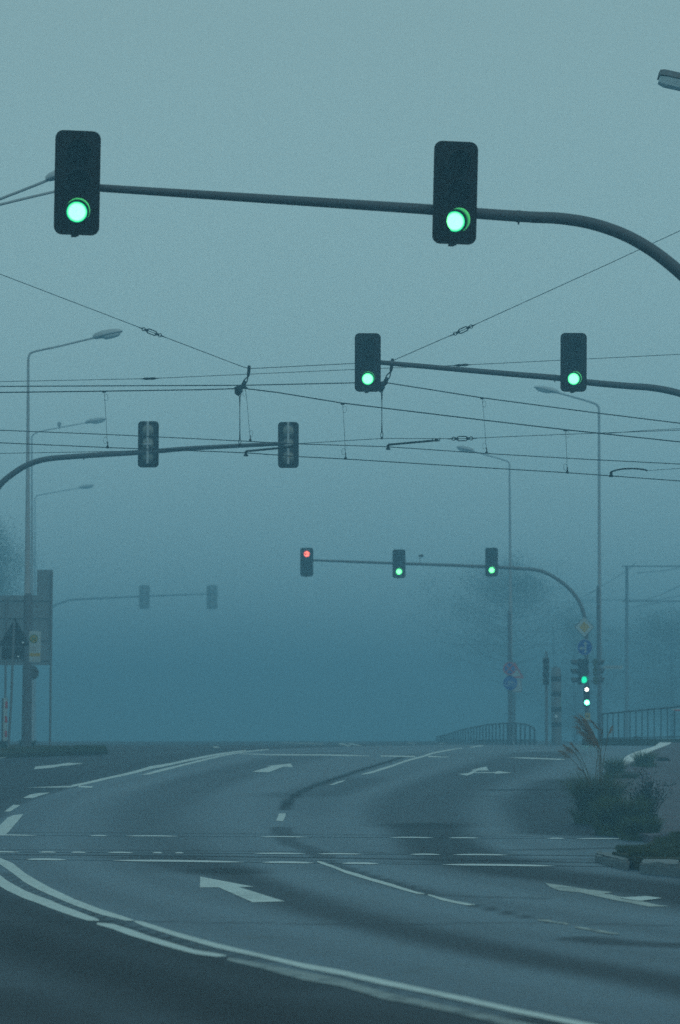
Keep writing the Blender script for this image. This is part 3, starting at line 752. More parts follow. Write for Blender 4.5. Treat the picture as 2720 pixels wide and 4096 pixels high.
# ------------------------------------------------------------------ signal masts
def mast(label, pts, d, base_px, rad, m='steel', collar=None):
    """pts: survey points along the arm from its tip to the pole, then straight down to the ground"""
    line = [P(x, y, d) for x, y in pts]
    foot = line[-1].copy(); foot.z = zg(d)
    r = root('signal_mast', label, 'signal mast', foot)
    dense = [Vector(p) for p in catmull([tuple(p) for p in line], 8)]
    n = len(dense)
    tot = [0.0]
    for a, b in zip(dense, dense[1:]): tot.append(tot[-1] + (b - a).length)
    rs = [rad[0] + (rad[1] - rad[0]) * t / tot[-1] for t in tot]
    mb = MB(); mb.tube(dense, rs, 18); mb.build('arm', M[m], r, foot)
    mb = MB(); mb.tube([dense[-1] + Vector((0, 0, 0.0)), Vector((foot.x, d, foot.z + 1.2)), foot], [rad[1] * 1.002, rad[1] * 1.15, rad[1] * 1.2], 18); mb.build('pole', M[m], r, foot)
    mb = MB(); mb.tube([foot + Vector((0, 0, -0.02)), foot + Vector((0, 0, 0.025))], rad[1] * 2.2, 20); mb.build('base_plate', M[m], r, foot)
    if collar:
        mb = MB()
        for q in collar:
            i = int(q * (n - 1)); t = (dense[min(i + 1, n - 1)] - dense[i]).normalized()
            mb.tube([dense[i] - t * 0.02, dense[i] + t * 0.02], rs[i] * 1.06, 18)
            mb.tube([dense[i] - Vector((0, 0, rs[i] * 0.9)), dense[i] - Vector((0, 0, rs[i] + 0.025))], 0.008, 8)
        mb.build('joint_collar', M[m], r, foot)
    return r, foot

dA, dB, dC, dD, dE = 22.5, 38.8, 48.9, 77.8, 165.0
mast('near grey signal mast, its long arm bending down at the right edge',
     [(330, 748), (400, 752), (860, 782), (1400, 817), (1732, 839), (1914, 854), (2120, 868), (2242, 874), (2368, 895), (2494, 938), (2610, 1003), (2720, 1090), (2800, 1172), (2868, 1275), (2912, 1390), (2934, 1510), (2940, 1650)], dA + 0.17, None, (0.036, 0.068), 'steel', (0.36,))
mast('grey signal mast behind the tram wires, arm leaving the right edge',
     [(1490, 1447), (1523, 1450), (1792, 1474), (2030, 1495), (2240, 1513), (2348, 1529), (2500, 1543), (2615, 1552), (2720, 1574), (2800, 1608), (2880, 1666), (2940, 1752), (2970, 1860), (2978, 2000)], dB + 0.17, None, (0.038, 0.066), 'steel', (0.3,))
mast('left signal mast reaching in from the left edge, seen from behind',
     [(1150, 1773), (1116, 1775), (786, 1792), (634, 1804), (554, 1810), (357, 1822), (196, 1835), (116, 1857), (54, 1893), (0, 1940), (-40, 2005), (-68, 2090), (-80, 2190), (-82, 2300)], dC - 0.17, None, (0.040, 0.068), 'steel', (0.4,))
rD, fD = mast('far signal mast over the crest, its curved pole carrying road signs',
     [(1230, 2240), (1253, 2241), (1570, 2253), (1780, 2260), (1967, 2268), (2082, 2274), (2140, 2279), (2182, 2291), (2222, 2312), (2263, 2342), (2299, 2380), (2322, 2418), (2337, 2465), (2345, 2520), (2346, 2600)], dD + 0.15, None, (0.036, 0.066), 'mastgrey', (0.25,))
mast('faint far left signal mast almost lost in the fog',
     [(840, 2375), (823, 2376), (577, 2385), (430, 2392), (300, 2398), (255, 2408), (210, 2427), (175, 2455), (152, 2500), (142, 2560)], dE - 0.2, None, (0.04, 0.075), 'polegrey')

# small camera on the arm of the far mast
cr = root('traffic_camera', 'small camera on a short rod above the far mast arm', 'camera', P(1680, 2253, dD + 0.15))
o_ = P(1680, 2253, dD + 0.15)
mb = MB(); mb.tube([o_, P(1680, 2220, dD + 0.15)], 0.012, 8); mb.build('rod', M['polegrey'], cr, o_)
mb = MB(); mb.box(P(1688, 2223, dD + 0.1), (0.11, 0.16, 0.09), None, 0.02); mb.build('camera_body', M['signback'], cr, o_)
mb = MB(); mb.tube([P(1680, 2223, dD), P(1677, 2223, dD - 0.08)], 0.03, 12); mb.build('lens_hood', M['black'], cr, o_)

# ------------------------------------------------------------------ traffic lights
def lens_part(r, part, cz, cx, rr, lit, arrow=None, rim=None, y=0.0):
    mb = MB()
    fr = (0, 0.35, 0.6, 0.72, 0.82, 0.9, 0.96, 1.0, 1.05)
    mb.lathe_y([(rr * f, y - 0.016 * (1 - f * f) - 0.002) for f in fr], cx, cz)
    o = mb.build(part, M[lit], r)
    me = o.data; at = me.attributes.new('rad', 'FLOAT', 'POINT')
    for v in me.vertices: at.data[v.index].value = math.hypot(v.co.x - cx, v.co.z - cz) / (rr * 1.05)
    if arrow:
        k = MB(); a = rr
        k.prism([(cx - 0.80*a, cz), (cx - 0.10*a, cz + 0.62*a), (cx + 0.02*a, cz + 0.48*a), (cx - 0.40*a, cz + 0.12*a), (cx + 0.80*a, cz + 0.12*a), (cx + 0.80*a, cz - 0.12*a), (cx - 0.40*a, cz - 0.12*a), (cx + 0.02*a, cz - 0.48*a), (cx - 0.10*a, cz - 0.62*a)][::-1], y - 0.026, y - 0.021)
        k.build('arrow_mask', M['deadlens'], o)
    return o

def traffic_light(label, x0, x1, yt, yb, d, lit=None, col='lit_green', rim='lit_green_rim', yaw=0.0, group='overhead traffic lights facing us', rear=False, arrow=False, vis=0.20, rearmat='rear', boardmat='black', bright_bit=False, tilt=0.0):
    top, bot = P((x0 + x1) / 2, yt, d), P((x0 + x1) / 2, yb, d)
    ce = (top + bot) / 2; h = top.z - bot.z; w = (P(x1, yt, d) - P(x0, yt, d)).x
    r = root('traffic_light', label, 'traffic light', ce, R(yaw) + (math.pi if rear else 0.0), group)
    r.rotation_euler[0] = R(tilt)
    mb = MB(); mb.prism(rrect(w, h, 0.18 * w, 8)[::-1], 0.0, 0.014); mb.build('backboard', M[boardmat], r)
    pitch = 0.28 * h
    # housing: three rounded sections behind the board
    mb = MB()
    for k in (1, 0, -1):
        mb.box((0, 0.065, k * pitch), (0.50 * w, 0.10, pitch * 0.97), None, 0.025)
    mb.build('housing', M[boardmat] if not rear else M['signback'], r)
    names = ('top', 'middle', 'bottom')
    for i, k in enumerate((1, 0, -1)):
        lens_part(r, 'lens', k * pitch, 0, 0.218 * w, col if lit == i else 'deadlens', arrow and lit == i, rim if lit == i else None, -0.004)
        mb = MB(); mb.visor(0, k * pitch, 0.275 * w, vis); mb.build('visor', M['visor'], r)
        if rear:
            mb = MB(); mb.lathe_y([(0.265 * w, 0.10), (0.262 * w, 0.125), (0.22 * w, 0.16), (0.12 * w, 0.185), (0, 0.19)], 0, k * pitch, 24)
            mb.build('rear_dome', M[rearmat], r)
    mb = MB()
    if rear:
        mb.tube([(0.0, 0.215, 0.47 * h), (0.0, 0.215, -0.44 * h)], 0.024, 10)
        mb.box((0, 0.215, -0.02 * h), (0.16, 0.05, 0.045), None, 0.01)
        mb.build('mounting_rail', M['lamphead'] if rearmat == 'rear' else M['signback'], r)
        if bright_bit:
            mb = MB(); mb.box((-0.02, 0.20, -pitch), (0.05, 0.02, 0.03), None, 0.006); mb.build('type_plate', M['yellow'], r)
    else:
        mb.box((0, 0.145, -0.02), (0.09, 0.06, 0.8 * h), None, 0.01)
        mb.build('bracket', M['steel'], r)
        mb = MB(); mb.box((-0.05 * w, 0.03, -h / 2 - 0.008), (0.13 * w, 0.05, 0.022), None, 0.004); mb.box((0.03 * w, 0.02, -h / 2 - 0.004), (0.05 * w, 0.03, 0.012)); mb.build('board_clip', M['black'], r)
    return r
G1 = 'overhead traffic lights facing us'
traffic_light('large near traffic light with lit green lens at upper left', 219, 400, 527, 936, dA, 2, yaw=10, tilt=7)
traffic_light('large near traffic light with lit green lens at the arm bend', 1732, 1911, 570, 973, dA, 2, yaw=10, tilt=7)
traffic_light('traffic light, lit green, at the arm tip beside the wire hanger', 1419, 1523, 1334, 1566, dB, 2, yaw=1, tilt=6)
traffic_light('traffic light, lit green, near the right edge above the fog lamp', 2242, 2347, 1333, 1566, dB, 2, yaw=1, tilt=6)
traffic_light('small far traffic light with a lit red left arrow', 1201, 1253, 2191, 2306, dD, 0, 'lit_red', None, 0, G1, False, True)
traffic_light('small far traffic light, lit green, beside the little camera', 1570, 1622, 2198, 2312, dD, 2, 'lit_green_far', 'lit_green_rim', 0)
traffic_light('small far traffic light, lit green, in front of a lamp post', 1941, 1992, 2191, 2306, dD, 2, 'lit_green_far', 'lit_green_rim', 0)
G2 = 'traffic lights seen from behind'
traffic_light('rear of a traffic light midway along the left mast arm', 552, 635, 1685, 1870, dC, None, group=G2, rear=True)
traffic_light('rear of a traffic light at the left mast arm tip with yellow plate', 1112, 1195, 1688, 1872, dC, None, group=G2, rear=True, bright_bit=True)
traffic_light('faint far rear traffic light nearer to the left board', 556, 599, 2341, 2436, dE, None, group=G2, rear=True, rearmat='rear', boardmat='rear')  # grey boards on both farthest heads stand in for fog fade
traffic_light('faint far rear traffic light at the foggy arm tip', 827, 870, 2341, 2437, dE, None, group=G2, rear=True, rearmat='rear', boardmat='rear')

# ------------------------------------------------------------------ low signals on the far mast pole
def low_signal(label, x, yt, yb, d, wpx, yaw, lit=None, m='black', col='lit_green_part', hood=0.2, off=0.0):
    top, bot = P(x, yt, d), P(x, yb, d); ce = (top + bot) / 2; h = top.z - bot.z; w = wpx * d / F
    r = root('traffic_light', label, 'traffic light', ce, R(yaw), 'low traffic lights on the far mast pole')
    mb = MB(); p = h / 3
    for k in (1, 0, -1): mb.box((0, 0.07, k * p), (w, 0.14, p * 0.98), None, 0.03)
    mb.build('housing', M[m], r)
    for i, k in enumerate((1, 0, -1)):
        lens_part(r, 'lens', k * p, 0, w * 0.34, col if lit == i else 'deadlens', None, None, -0.003)
        mb = MB(); mb.visor(0, k * p, w * 0.42, hood, 0.006, 24, -35, 215); mb.build('visor', M['visor'], r)
    mb = MB(); mb.tube([(0, 0.14, h * 0.36), (0, 0.22, h * 0.36)], 0.02, 8); mb.tube([(0, 0.14, -h * 0.36), (0, 0.22, -h * 0.36)], 0.02, 8); mb.build('bracket', M['polegrey'], r)
    return r
low_signal('low traffic light on the far pole with green lit at its foot', 2335, 2634, 2736, dD - 0.12, 38, 10, 2)
low_signal('unlit low traffic light turned left with three hoods in profile', 2312, 2634, 2740, dD + 0.1, 30, -80, None, 'signback', hood=0.24)
low_signal('greenish low traffic light turned right beside the lamp post', 2390, 2634, 2740, dD + 0.1, 30, 82, None, 'housegreen', hood=0.24)
def cycle_signal():
    top, bot = P(2347, 2742, dD - 0.08), P(2347, 2826, dD - 0.08); ce = (top + bot) / 2; h = top.z - bot.z
    r = root('cycle_signal', 'small signal box with white lamp above bright green lamp', 'cycle signal', ce)
    mb = MB(); mb.box((0, 0.04, 0), (0.20, 0.10, h), None, 0.02); mb.build('housing', M['black'], r)
    for k, col in ((1, 'lit_white'), (-1, 'lit_cycle')):
        z = k * (2808.5 - 2757) / 2 * dD / F
        lens_part(r, 'lens', z, 0, 0.060 if k > 0 else 0.080, col, None, None, -0.012)  # green lens oversized, its emerald rim standing in for the glow halo
        mb = MB(); mb.visor(0, z, 0.092, 0.05, 0.004); mb.build('visor', M['visor'], r)
cycle_signal()
def push_button():
    ce = P(2350, 2868, dD - 0.05)
    r = root('push_button_box', 'small yellow push button box low on the far mast pole', 'push button', ce)
    mb = MB(); mb.box((0, 0, 0), (0.17, 0.10, 0.26), None, 0.02); mb.build('box', M['yellow'], r)
    mb = MB(); mb.lathe_y([(0.035, -0.05), (0.03, -0.06), (0, -0.063)], 0, 0.02); mb.build('button', M['signblack'], r)
    mb = MB(); mb.box((0, -0.051, -0.085), (0.1, 0.006, 0.04)); mb.build('plate', M['white'], r)
push_button()

# ------------------------------------------------------------------ signs
def sign_root(name, label, x, y, d, yaw=0.0, group=None):
    return root(name, label, 'road sign', P(x, y, d), R(yaw), group)
def clamp(r, m='polegrey', z=0.1, back=0.05):
    mb = MB()
    for s in (z, -z): mb.box((0, 0.02 + back / 2, s), (0.05, back, 0.025), None, 0.005)
    mb.build('clamp', M[m], r)
k = dD / F
r = sign_root('priority_road_sign', 'yellow and white diamond priority sign on the far mast pole', 2337, 2508, dD - 0.05, 14)
a = 42.5 * k
dia = lambda s: [(0, s), (s, 0), (0, -s), (-s, 0)]
mb = MB(); mb.prism(dia(a), -0.002, 0.006); mb.build('rim', M['signblack'], r, smooth=False)
mb = MB(); mb.prism(dia(a * 0.93), -0.005, -0.0025); mb.build('white_border', M['white'], r, smooth=False)
mb = MB(); mb.prism(dia(a * 0.52), -0.008, -0.0055); mb.build('yellow_centre', M['yellow'], r, smooth=False)
clamp(r)
def arrow_shape(L, w, hw, hl):
    """arrow pointing up, from z=0 to z=L"""
    return [(-w, 0), (w, 0), (w, L - hl), (hw, L - hl - 0.15 * hl), (0, L), (-hw, L - hl - 0.15 * hl), (-w, L - hl)]
r = sign_root('direction_sign', 'round blue sign with white straight and left arrows', 2339, 2589, dD - 0.06, -24)
a = 32.5 * k
mb = MB(); mb.prism(circ(a), -0.002, 0.006); mb.build('plate', M['blue'], r)
mb = MB(); mb.ringprism(circ(a), circ(a * 0.95), -0.0045, -0.0022); mb.build('rim', M['white'], r)
mb = MB(); mb.prism([(x + 0.10 * a, z - 0.72 * a) for x, z in arrow_shape(1.45 * a, 0.09 * a, 0.30 * a, 0.34 * a)][::-1], -0.0050, -0.0025)
mb.build('straight_arrow', M['white'], r)
mb = MB(); mb.prism([(-z + 0.01 * a, x - 0.12 * a) for x, z in arrow_shape(0.74 * a, 0.09 * a, 0.30 * a, 0.34 * a)], -0.0050, -0.0025)
mb.build('left_arrow', M['white'], r)
clamp(r)

dR2 = 92.0; k2 = dR2 / F
r = sign_root('no_stopping_sign', 'round red and blue no stopping sign on the second lamp post', 2038.5, 2674, dR2 - 0.14)
a = 26 * k2
mb = MB(); mb.prism(circ(a), -0.002, 0.006); mb.build('plate', M['blue'], r)
mb = MB(); mb.ringprism(circ(a), circ(a * 0.80), -0.0045, -0.0022); mb.build('rim', M['red'], r)
mb = MB()
for s in (1, -1):
    c_, s_ = math.cos(s * R(45)), math.sin(s * R(45))
    q = [(-0.82, -0.09), (0.82, -0.09), (0.82, 0.09), (-0.82, 0.09)]
    y = -0.0045 - (0.0025 if s < 0 else 0)
    mb.prism([(a * (x * c_ - z * s_), a * (x * s_ + z * c_)) for x, z in q][::-1], y, y + 0.002)
mb.build('cross_bar', M['red'], r)
clamp(r)
r = sign_root('cycle_path_sign', 'round blue sign with white bicycle below the no stopping sign', 2041, 2732, dR2 - 0.14)
a = 28 * k2
mb = MB(); mb.prism(circ(a), -0.002, 0.006); mb.build('plate', M['blue'], r)
mb = MB()
for cx in (-0.42, 0.42): mb.ringprism(circ(0.30 * a, 28, cx * a, -0.16 * a), circ(0.24 * a, 28, cx * a, -0.16 * a), -0.005, -0.0025)
def bar(mb, x0, z0, x1, z1, w, ya=-0.0078, yb=-0.0053):
    d = Vector((x1 - x0, z1 - z0)); nrm = Vector((-d.y, d.x)).normalized() * w / 2
    mb.prism([(x0 + nrm.x, z0 + nrm.y), (x1 + nrm.x, z1 + nrm.y), (x1 - nrm.x, z1 - nrm.y), (x0 - nrm.x, z0 - nrm.y)], ya, yb)
for q in ((-0.42, -0.16, -0.12, -0.16), (-0.12, -0.16, -0.28, 0.22), (-0.28, 0.18, 0.26, 0.18), (0.26, 0.18, -0.12, -0.16), (0.42, -0.16, 0.24, 0.34), (0.24, 0.34, 0.36, 0.36), (-0.36, 0.24, -0.18, 0.24)):
    bar(mb, *[v * a for v in q], 0.06 * a)
mb.build('bicycle_symbol', M['white'], r)
clamp(r)

# thin pole with triangle and plate beside the second lamp post
foot = P(2058, 2950, dR2 + 1.4); foot.z = zg(foot.y)
r = root('sign_post', 'thin sign post half hidden behind the second lamp post', 'sign post', foot)
mb = MB(); mb.tube([foot, P(2058, 2645, dR2 + 1.4)], 0.03, 10); mb.build('pole', M['polegrey'], r, foot)
mb = MB(); mb.tube([P(2019, 2855, dR2 + 1.35), P(2063, 2855, dR2 + 1.35)], 0.018, 8); mb.build('cross_rod', M['rail'], r, foot)
r = sign_root('warning_sign', 'red bordered white warning triangle behind the lamp post', 2060, 2690, dR2 + 1.3)
k3 = (dR2 + 1.3) / F
tri = lambda s, oz=0: [(0, 42 * k3 * s), (36 * k3 * s, -23 * k3 * s), (-36 * k3 * s, -23 * k3 * s)]
mb = MB(); mb.prism(tri(0.98), -0.002, 0.006); mb.build('white_field', M['white'], r, smooth=False)
mb = MB(); mb.ringprism(tri(1.0), tri(0.66), -0.006, -0.0025); mb.build('red_border', M['red'], r, smooth=False)
clamp(r)
r = sign_root('supplementary_plate', 'plain white plate below the warning triangle', 2066, 2744, dR2 + 1.3)
mb = MB(); mb.prism(rrect(42 * k3, 50 * k3, 4 * k3)[::-1], -0.002, 0.006); mb.build('plate', M['lamphead'], r)
mb = MB(); mb.ringprism(rrect(41 * k3, 49 * k3, 4 * k3), rrect(38.5 * k3, 46.5 * k3, 3 * k3), -0.0045, -0.0025); mb.build('border', M['signback'], r)
clamp(r)
lf = P(2053, 2953, dR2 + 0.4)
lf.z = zg(lf.y)
tag(MB().tube([lf, P(2046, 2914, dR2 + 0.4)], [0.035, 0.028], 10).build('marker_stake', M['white'], None, lf), 'short white leaning stake in front of the middle railing', 'stake')

# street name sign on the first right lamp post
dR1 = 82.0; k1 = dR1 / F
r = sign_root('street_name_sign', 'white street name sign sticking out right of the lamp post', 2453, 2669, dR1, 0)
mb = MB(); mb.prism(rrect(76 * k1, 13 * k1, 2 * k1)[::-1], -0.004, 0.004); mb.build('plate', M['white'], r)
mb = MB(); x = -31.0; random.seed(5)
pat = 'Wilsnerstraße'
for i in range(13):   # a row of dark letter strokes, unreadable through the fog
    hh = (5.4 if i in (0, 2, 7, 11) else 4.0) * k1
    wdt = 3.3
    for j in ((0,) if i in (1, 2, 7) else (0, 2.0)):
        mb.prism([((x + j) * k1, -2.6 * k1), ((x + j + 1.1) * k1, -2.6 * k1), ((x + j + 1.1) * k1, -2.6 * k1 + hh), ((x + j) * k1, -2.6 * k1 + hh)], -0.007, -0.0045)
    x += 4.8 if i not in (1, 2, 7) else 3.4
mb.build('lettering', M['signblack'], r, smooth=False)
mb = MB(); mb.box((-40 * k1, 0.01, 0), (8 * k1, 0.03, 5 * k1)); mb.build('bracket', M['polegrey'], r)

# ------------------------------------------------------------------ street lamps
def lamp_head_mesh(p0, p1, wid, hgt, parent, origin, m1='lamphead', m2='diffuser'):
    """flattened cobra head from p0 (neck) to p1 (tip)"""
    ax = (p1 - p0); L = ax.length; ax.normalize()
    side = ax.cross(Vector((0, 0, 1))).normalized(); up = side.cross(ax).normalized()
    prof = [(0.0, 0.30, 0.45), (0.10, 0.62, 0.8), (0.3, 0.95, 1.0), (0.6, 1.0, 0.95), (0.85, 0.82, 0.7), (1.0, 0.35, 0.3)]
    mb = MB(); rings = []
    for t, fw, fh in prof:
        c = p0 + ax * L * t
        rings.append([mb.bm.verts.new(c + side * wid / 2 * fw * math.cos(a) + up * (hgt * fh * (0.62 * math.sin(a) if math.sin(a) > 0 else 0.25 * math.sin(a)))) for a in [2 * math.pi * q / 16 for q in range(16)]])
    for a, b in zip(rings, rings[1:]):
        for q in range(16): mb.bm.faces.new((a[q], a[(q+1) % 16], b[(q+1) % 16], b[q]))
    mb.bm.faces.new(rings[0][::-1]); mb.bm.faces.new(rings[-1])
    o = mb.build('lamp_head', M[m1], parent, origin)
    mb = MB(); rings = []
    for t, f in ((0.30, 0.2), (0.40, 0.75), (0.62, 0.85), (0.82, 0.68), (0.92, 0.2)):
        c = p0 + ax * L * t - up * hgt * 0.18
        rings.append([mb.bm.verts.new(c + side * wid / 2 * f * math.cos(a) - up * hgt * 0.42 * f * max(0.0, math.sin(a))) for a in [math.pi * q / 10 for q in range(11)]])
    for a, b in zip(rings, rings[1:]):
        for q in range(10): mb.bm.faces.new((a[q], a[q+1], b[q+1], b[q]))
    mb.build('diffuser', M[m2], o, Vector((0, 0, 0)) + Vector(origin))
def street_lamp(label, d, polepts, armpts, head, rads, hw, hh, m='pole', door=None, lift=0.0, extra=None, arm_r=None):
    foot = P(*polepts[0], d); foot.z = zg(d) + lift
    r = root('street_lamp', label, 'street lamp', foot, 0, 'street lamps along the road')
    pts = [foot] + [P(x, y, d) for x, y in polepts[1:]]
    mb = MB(); mb.tube(pts, rads, 14); mb.build('pole', M[m], r, foot)
    a = [Vector(q) for q in catmull([tuple(P(x, y, d)) for x, y in armpts], 6)]
    ra = arm_r or rads[-1]
    mb = MB(); mb.tube(a, [ra * (1 - 0.25 * i / len(a)) for i in range(len(a))], 12); mb.build('arm', M['pole'], r, foot)
    lamp_head_mesh(P(*head[0], d), P(*head[1], d), hw, hh, r, foot)
    if door:
        mb = MB(); mb.tube([foot, foot + Vector((0, 0, door[0])), foot + Vector((0, 0, door[0] + 0.1))], [door[1] * 1.15, door[1], rads[1] * 0.9], 16); mb.build('pole_base', M['polebase'], r, foot)  # darker lower length, against the fog fade painted above it
    if extra:
        mb = MB(); mb.box(P(*extra, d), (0.16, 0.16, 0.2), None, 0.04); mb.tube([P(extra[0], extra[1] + 4, d), P(extra[0], extra[1] + 22, d)], 0.02, 8); mb.build('arm_fitting', M[m], r, foot)
street_lamp('lamp post at left beside the bus stop sign, arm over the road', 60.0, [(106, 2960), (109, 2560), (111, 1980), (113, 1450)], [(113, 1452), (116, 1424), (136, 1407), (240, 1384), (385, 1349)], [(372, 1352), (490, 1325)],
            [0.118, 0.088, 0.052, 0.030], 0.34, 0.22, door=(3.7, 0.110), lift=0.10)
street_lamp('paler lamp post directly behind the left lamp post', 100.0, [(128, 2960), (128, 2300), (127, 1760)], [(127, 1762), (130, 1742), (148, 1731), (187, 1720), (350, 1690)], [(340, 1692), (426, 1676)], [0.085, 0.06, 0.028], 0.34, 0.22, extra=(237, 1697))
street_lamp('third lamp post at left, barely visible in the fog', 140.0, [(140, 2960), (140, 2000)], [(140, 2002), (145, 1985), (170, 1978), (240, 1965), (320, 1952)], [(315, 1953), (375, 1942)], [0.07, 0.03], 0.34, 0.22)
street_lamp('tall lamp post at right by the signal pole, lamp turned left', dR1, [(2400, 2960), (2398, 2400), (2396, 1648)], [(2396, 1650), (2394, 1630), (2378, 1614), (2300, 1590), (2225, 1569)], [(2238, 1572), (2136, 1549)],
            [0.072, 0.062, 0.040], 0.34, 0.20, 'pole', door=(5.2, 0.0745), lift=0.1)
street_lamp('fainter lamp post at right behind the signs, lamp turned left', dR2, [(2042, 2960), (2042, 2400), (2038, 1865)], [(2038, 1867), (2036, 1852), (2018, 1841), (1945, 1820), (1885, 1803)], [(1896, 1806), (1826, 1789)],
            [0.078, 0.062, 0.030], 0.34, 0.20, 'pole', door=(5.0, 0.080))
# near right lamp: flat box head entering at the top right corner
def near_lamp():
    d = 30.0
    foot = P(3150, 2900, d); foot.z = zg(d) + 0.1
    r = root('street_lamp', 'flat lamp head poking in at the top right corner', 'street lamp', foot, 0, 'street lamps along the road')
    mb = MB(); mb.tube([foot, P(3150, 1500, d), P(3150, 480, d)], [0.11, 0.08, 0.055], 14); mb.build('pole', M['pole'], r, foot)
    a = [Vector(q) for q in catmull([tuple(P(x, y, d)) for x, y in ((3150, 500), (3140, 450), (3080, 425), (2980, 402), (2900, 384))], 6)]
    mb = MB(); mb.tube(a, 0.038, 12); mb.build('arm', M['pole'], r, foot)
    p0, p1 = P(2930, 372, d), P(2633, 308, d)
    ax = (p1 - p0); L = ax.length; ax.normalize(); side = Vector((0, 1, 0)); up = ax.cross(side)
    if up.z < 0: up = -up
    mb = MB()
    # upper shell: trapezoid section
    secs = []
    for t, f in ((0, 0.7), (0.15, 1), (0.94, 1), (1.0, 0.86)):
        c = p0 + ax * L * t
        secs.append([mb.bm.verts.new(c + side * sx * 0.15 * f + up * z) for sx, z in ((-1, -0.0), (-0.72, 0.085 * f), (0.72, 0.085 * f), (1, -0.0))])
    for a_, b_ in zip(secs, secs[1:]):
        for q in range(4): mb.bm.faces.new((a_[q], a_[(q+1) % 4], b_[(q+1) % 4], b_[q]))
    mb.bm.faces.new(secs[0]); mb.bm.faces.new(secs[-1][::-1])
    o = mb.build('lamp_head', M['signback'], r, foot, smooth=False)
    mb = MB(); secs = []
    for t, f in ((0.2, 0.8), (0.25, 1), (0.90, 1), (0.985, 0.75)):
        c = p0 + ax * L * t - up * 0.012
        secs.append([mb.bm.verts.new(c + side * sx * 0.14 * f + up * z) for sx, z in ((-1, 0.0), (-0.6, -0.085 * f), (0.6, -0.085 * f), (1, 0.0))])
    for a_, b_ in zip(secs, secs[1:]):
        for q in range(4): mb.bm.faces.new((a_[q], a_[(q+1) % 4], b_[(q+1) % 4], b_[q]))
    mb.bm.faces.new(secs[0]); mb.bm.faces.new(secs[-1][::-1])
    mb.build('diffuser', M['diffuser'], o, foot, smooth=False)
near_lamp()
def twin_lamp():
    d = 36.0
    foot = P(-120, 2950, d); foot.z = zg(d)
    r = root('street_lamp', 'twin armed lamp at left half hidden by the near traffic light', 'street lamp', foot, 0, 'street lamps along the road')
    mb = MB(); mb.tube([foot, P(-120, 1800, d), P(-120, 838, d)], [0.10, 0.08, 0.06], 14); mb.build('pole', M['pole'], r, foot)
    for pts, hd, dd in (([(-120, 852), (-70, 826), (0, 796), (100, 757), (200, 717)], [(184, 720), (330, 676)], 0.0), ([(-120, 856), (-60, 832), (0, 818), (120, 789), (262, 756)], [(255, 758), (372, 732)], 1.2)):
        a = [Vector(q) for q in catmull([tuple(P(x, y, d + dd * i / 4)) for i, (x, y) in enumerate(pts)], 6)]
        mb = MB(); mb.tube(a, 0.022, 10); mb.build('arm', M['pole'], r, foot)
        lamp_head_mesh(P(*hd[0], d + dd), P(*hd[1], d + dd), 0.28, 0.17, r, foot)
twin_lamp()

# ------------------------------------------------------------------ overhead tram wires
dW1, dW2, dS = 43.5, 41.0, 42.2
def D2(x, y): return (x * 1.7347, y * 1.7347)
def wire_pts(pts, d, sag=0):
    return [P(*D2(x, y), d) for x, y in pts]
def catenary(label, mess, cont, drops, d):
    base = P(1360, 1600, d)
    r = root('tram_catenary', label, 'overhead line', base, 0, 'tram catenaries over the road')
    mb = MB(); mb.tube(wire_pts(mess, d), 0.0105, 6); mb.build('messenger_wire', M['wire'], r, base)
    mb = MB(); mb.tube(wire_pts(cont, d), 0.0085, 6); mb.build('contact_wire', M['wire'], r, base)
    for (x0, y0, x1, y1, loop) in drops:
        a, b = P(*D2(x0, y0), d), P(*D2(x1, y1), d)
        mb = MB(); mb.tube([a, a.lerp(b, 0.5) + Vector((0.004, 0, 0)), b], 0.0036, 5)
        # twisted end loops
        for (c, s) in ((a + (b - a) * 0.11, loop), (b + (a - b) * 0.13, -loop)):
            q = [c + Vector((s * 0.030 * (1 - math.cos(t)), 0, 0.058 * math.sin(t))) for t in [2 * math.pi * i / 14 for i in range(15)]]
            mb.tube(q, 0.0026, 4, False)
        o = mb.build('dropper', M['wire'], r, base)
        mb = MB(); mb.box(a + Vector((0, 0, -0.008)), (0.075, 0.03, 0.034), None, 0.008); mb.build('dropper_clamp', M['iron'], o, base)
        mb = MB(); mb.tube([b + Vector((0, 0, -0.012)), b + Vector((0, 0, 0.02)), b + Vector((0.002, 0, 0.03)), b + Vector((0.002, 0, 0.10))], [0.026, 0.024, 0.011, 0.008], 8); mb.build('dropper_clamp', M['iron'], o, base)
    return r
def ext(pts, l, rr): return [l] + pts + [rr]
catenary('upper rear tram catenary bending at the right wire hanger', [(-300, 893), (0, 891), (300, 889.5), (560, 888.5), (817, 882.8), (888, 882), (1110, 917), (1350, 949), (1568, 976), (1900, 1017)],
         [(-300, 981), (0, 992), (240, 1001.5), (570, 1017.5), (665, 1023), (890, 1030), (1125, 1046), (1350, 1059), (1568, 1070), (1900, 1087)],
         [(566, 893, 577, 1016, -1), (1112, 917.5, 1122, 1045, 1)], dW1)
catenary('lower front tram catenary bending at the left wire hanger', [(-300, 910), (0, 905), (240, 902), (470, 898.5), (562, 895.5), (640, 905), (790, 929.5), (1100, 967), (1305, 991), (1568, 1019), (1900, 1055)],
         [(-300, 1008), (0, 1021), (249, 1032), (565, 1044), (690, 1053), (797, 1058.5), (1100, 1077.5), (1308, 1090), (1568, 1109), (1900, 1133)],
         [(240, 902, 248, 1032, 1), (790, 930, 797, 1058, 1), (1304, 991, 1308, 1090, 1)], dW2)

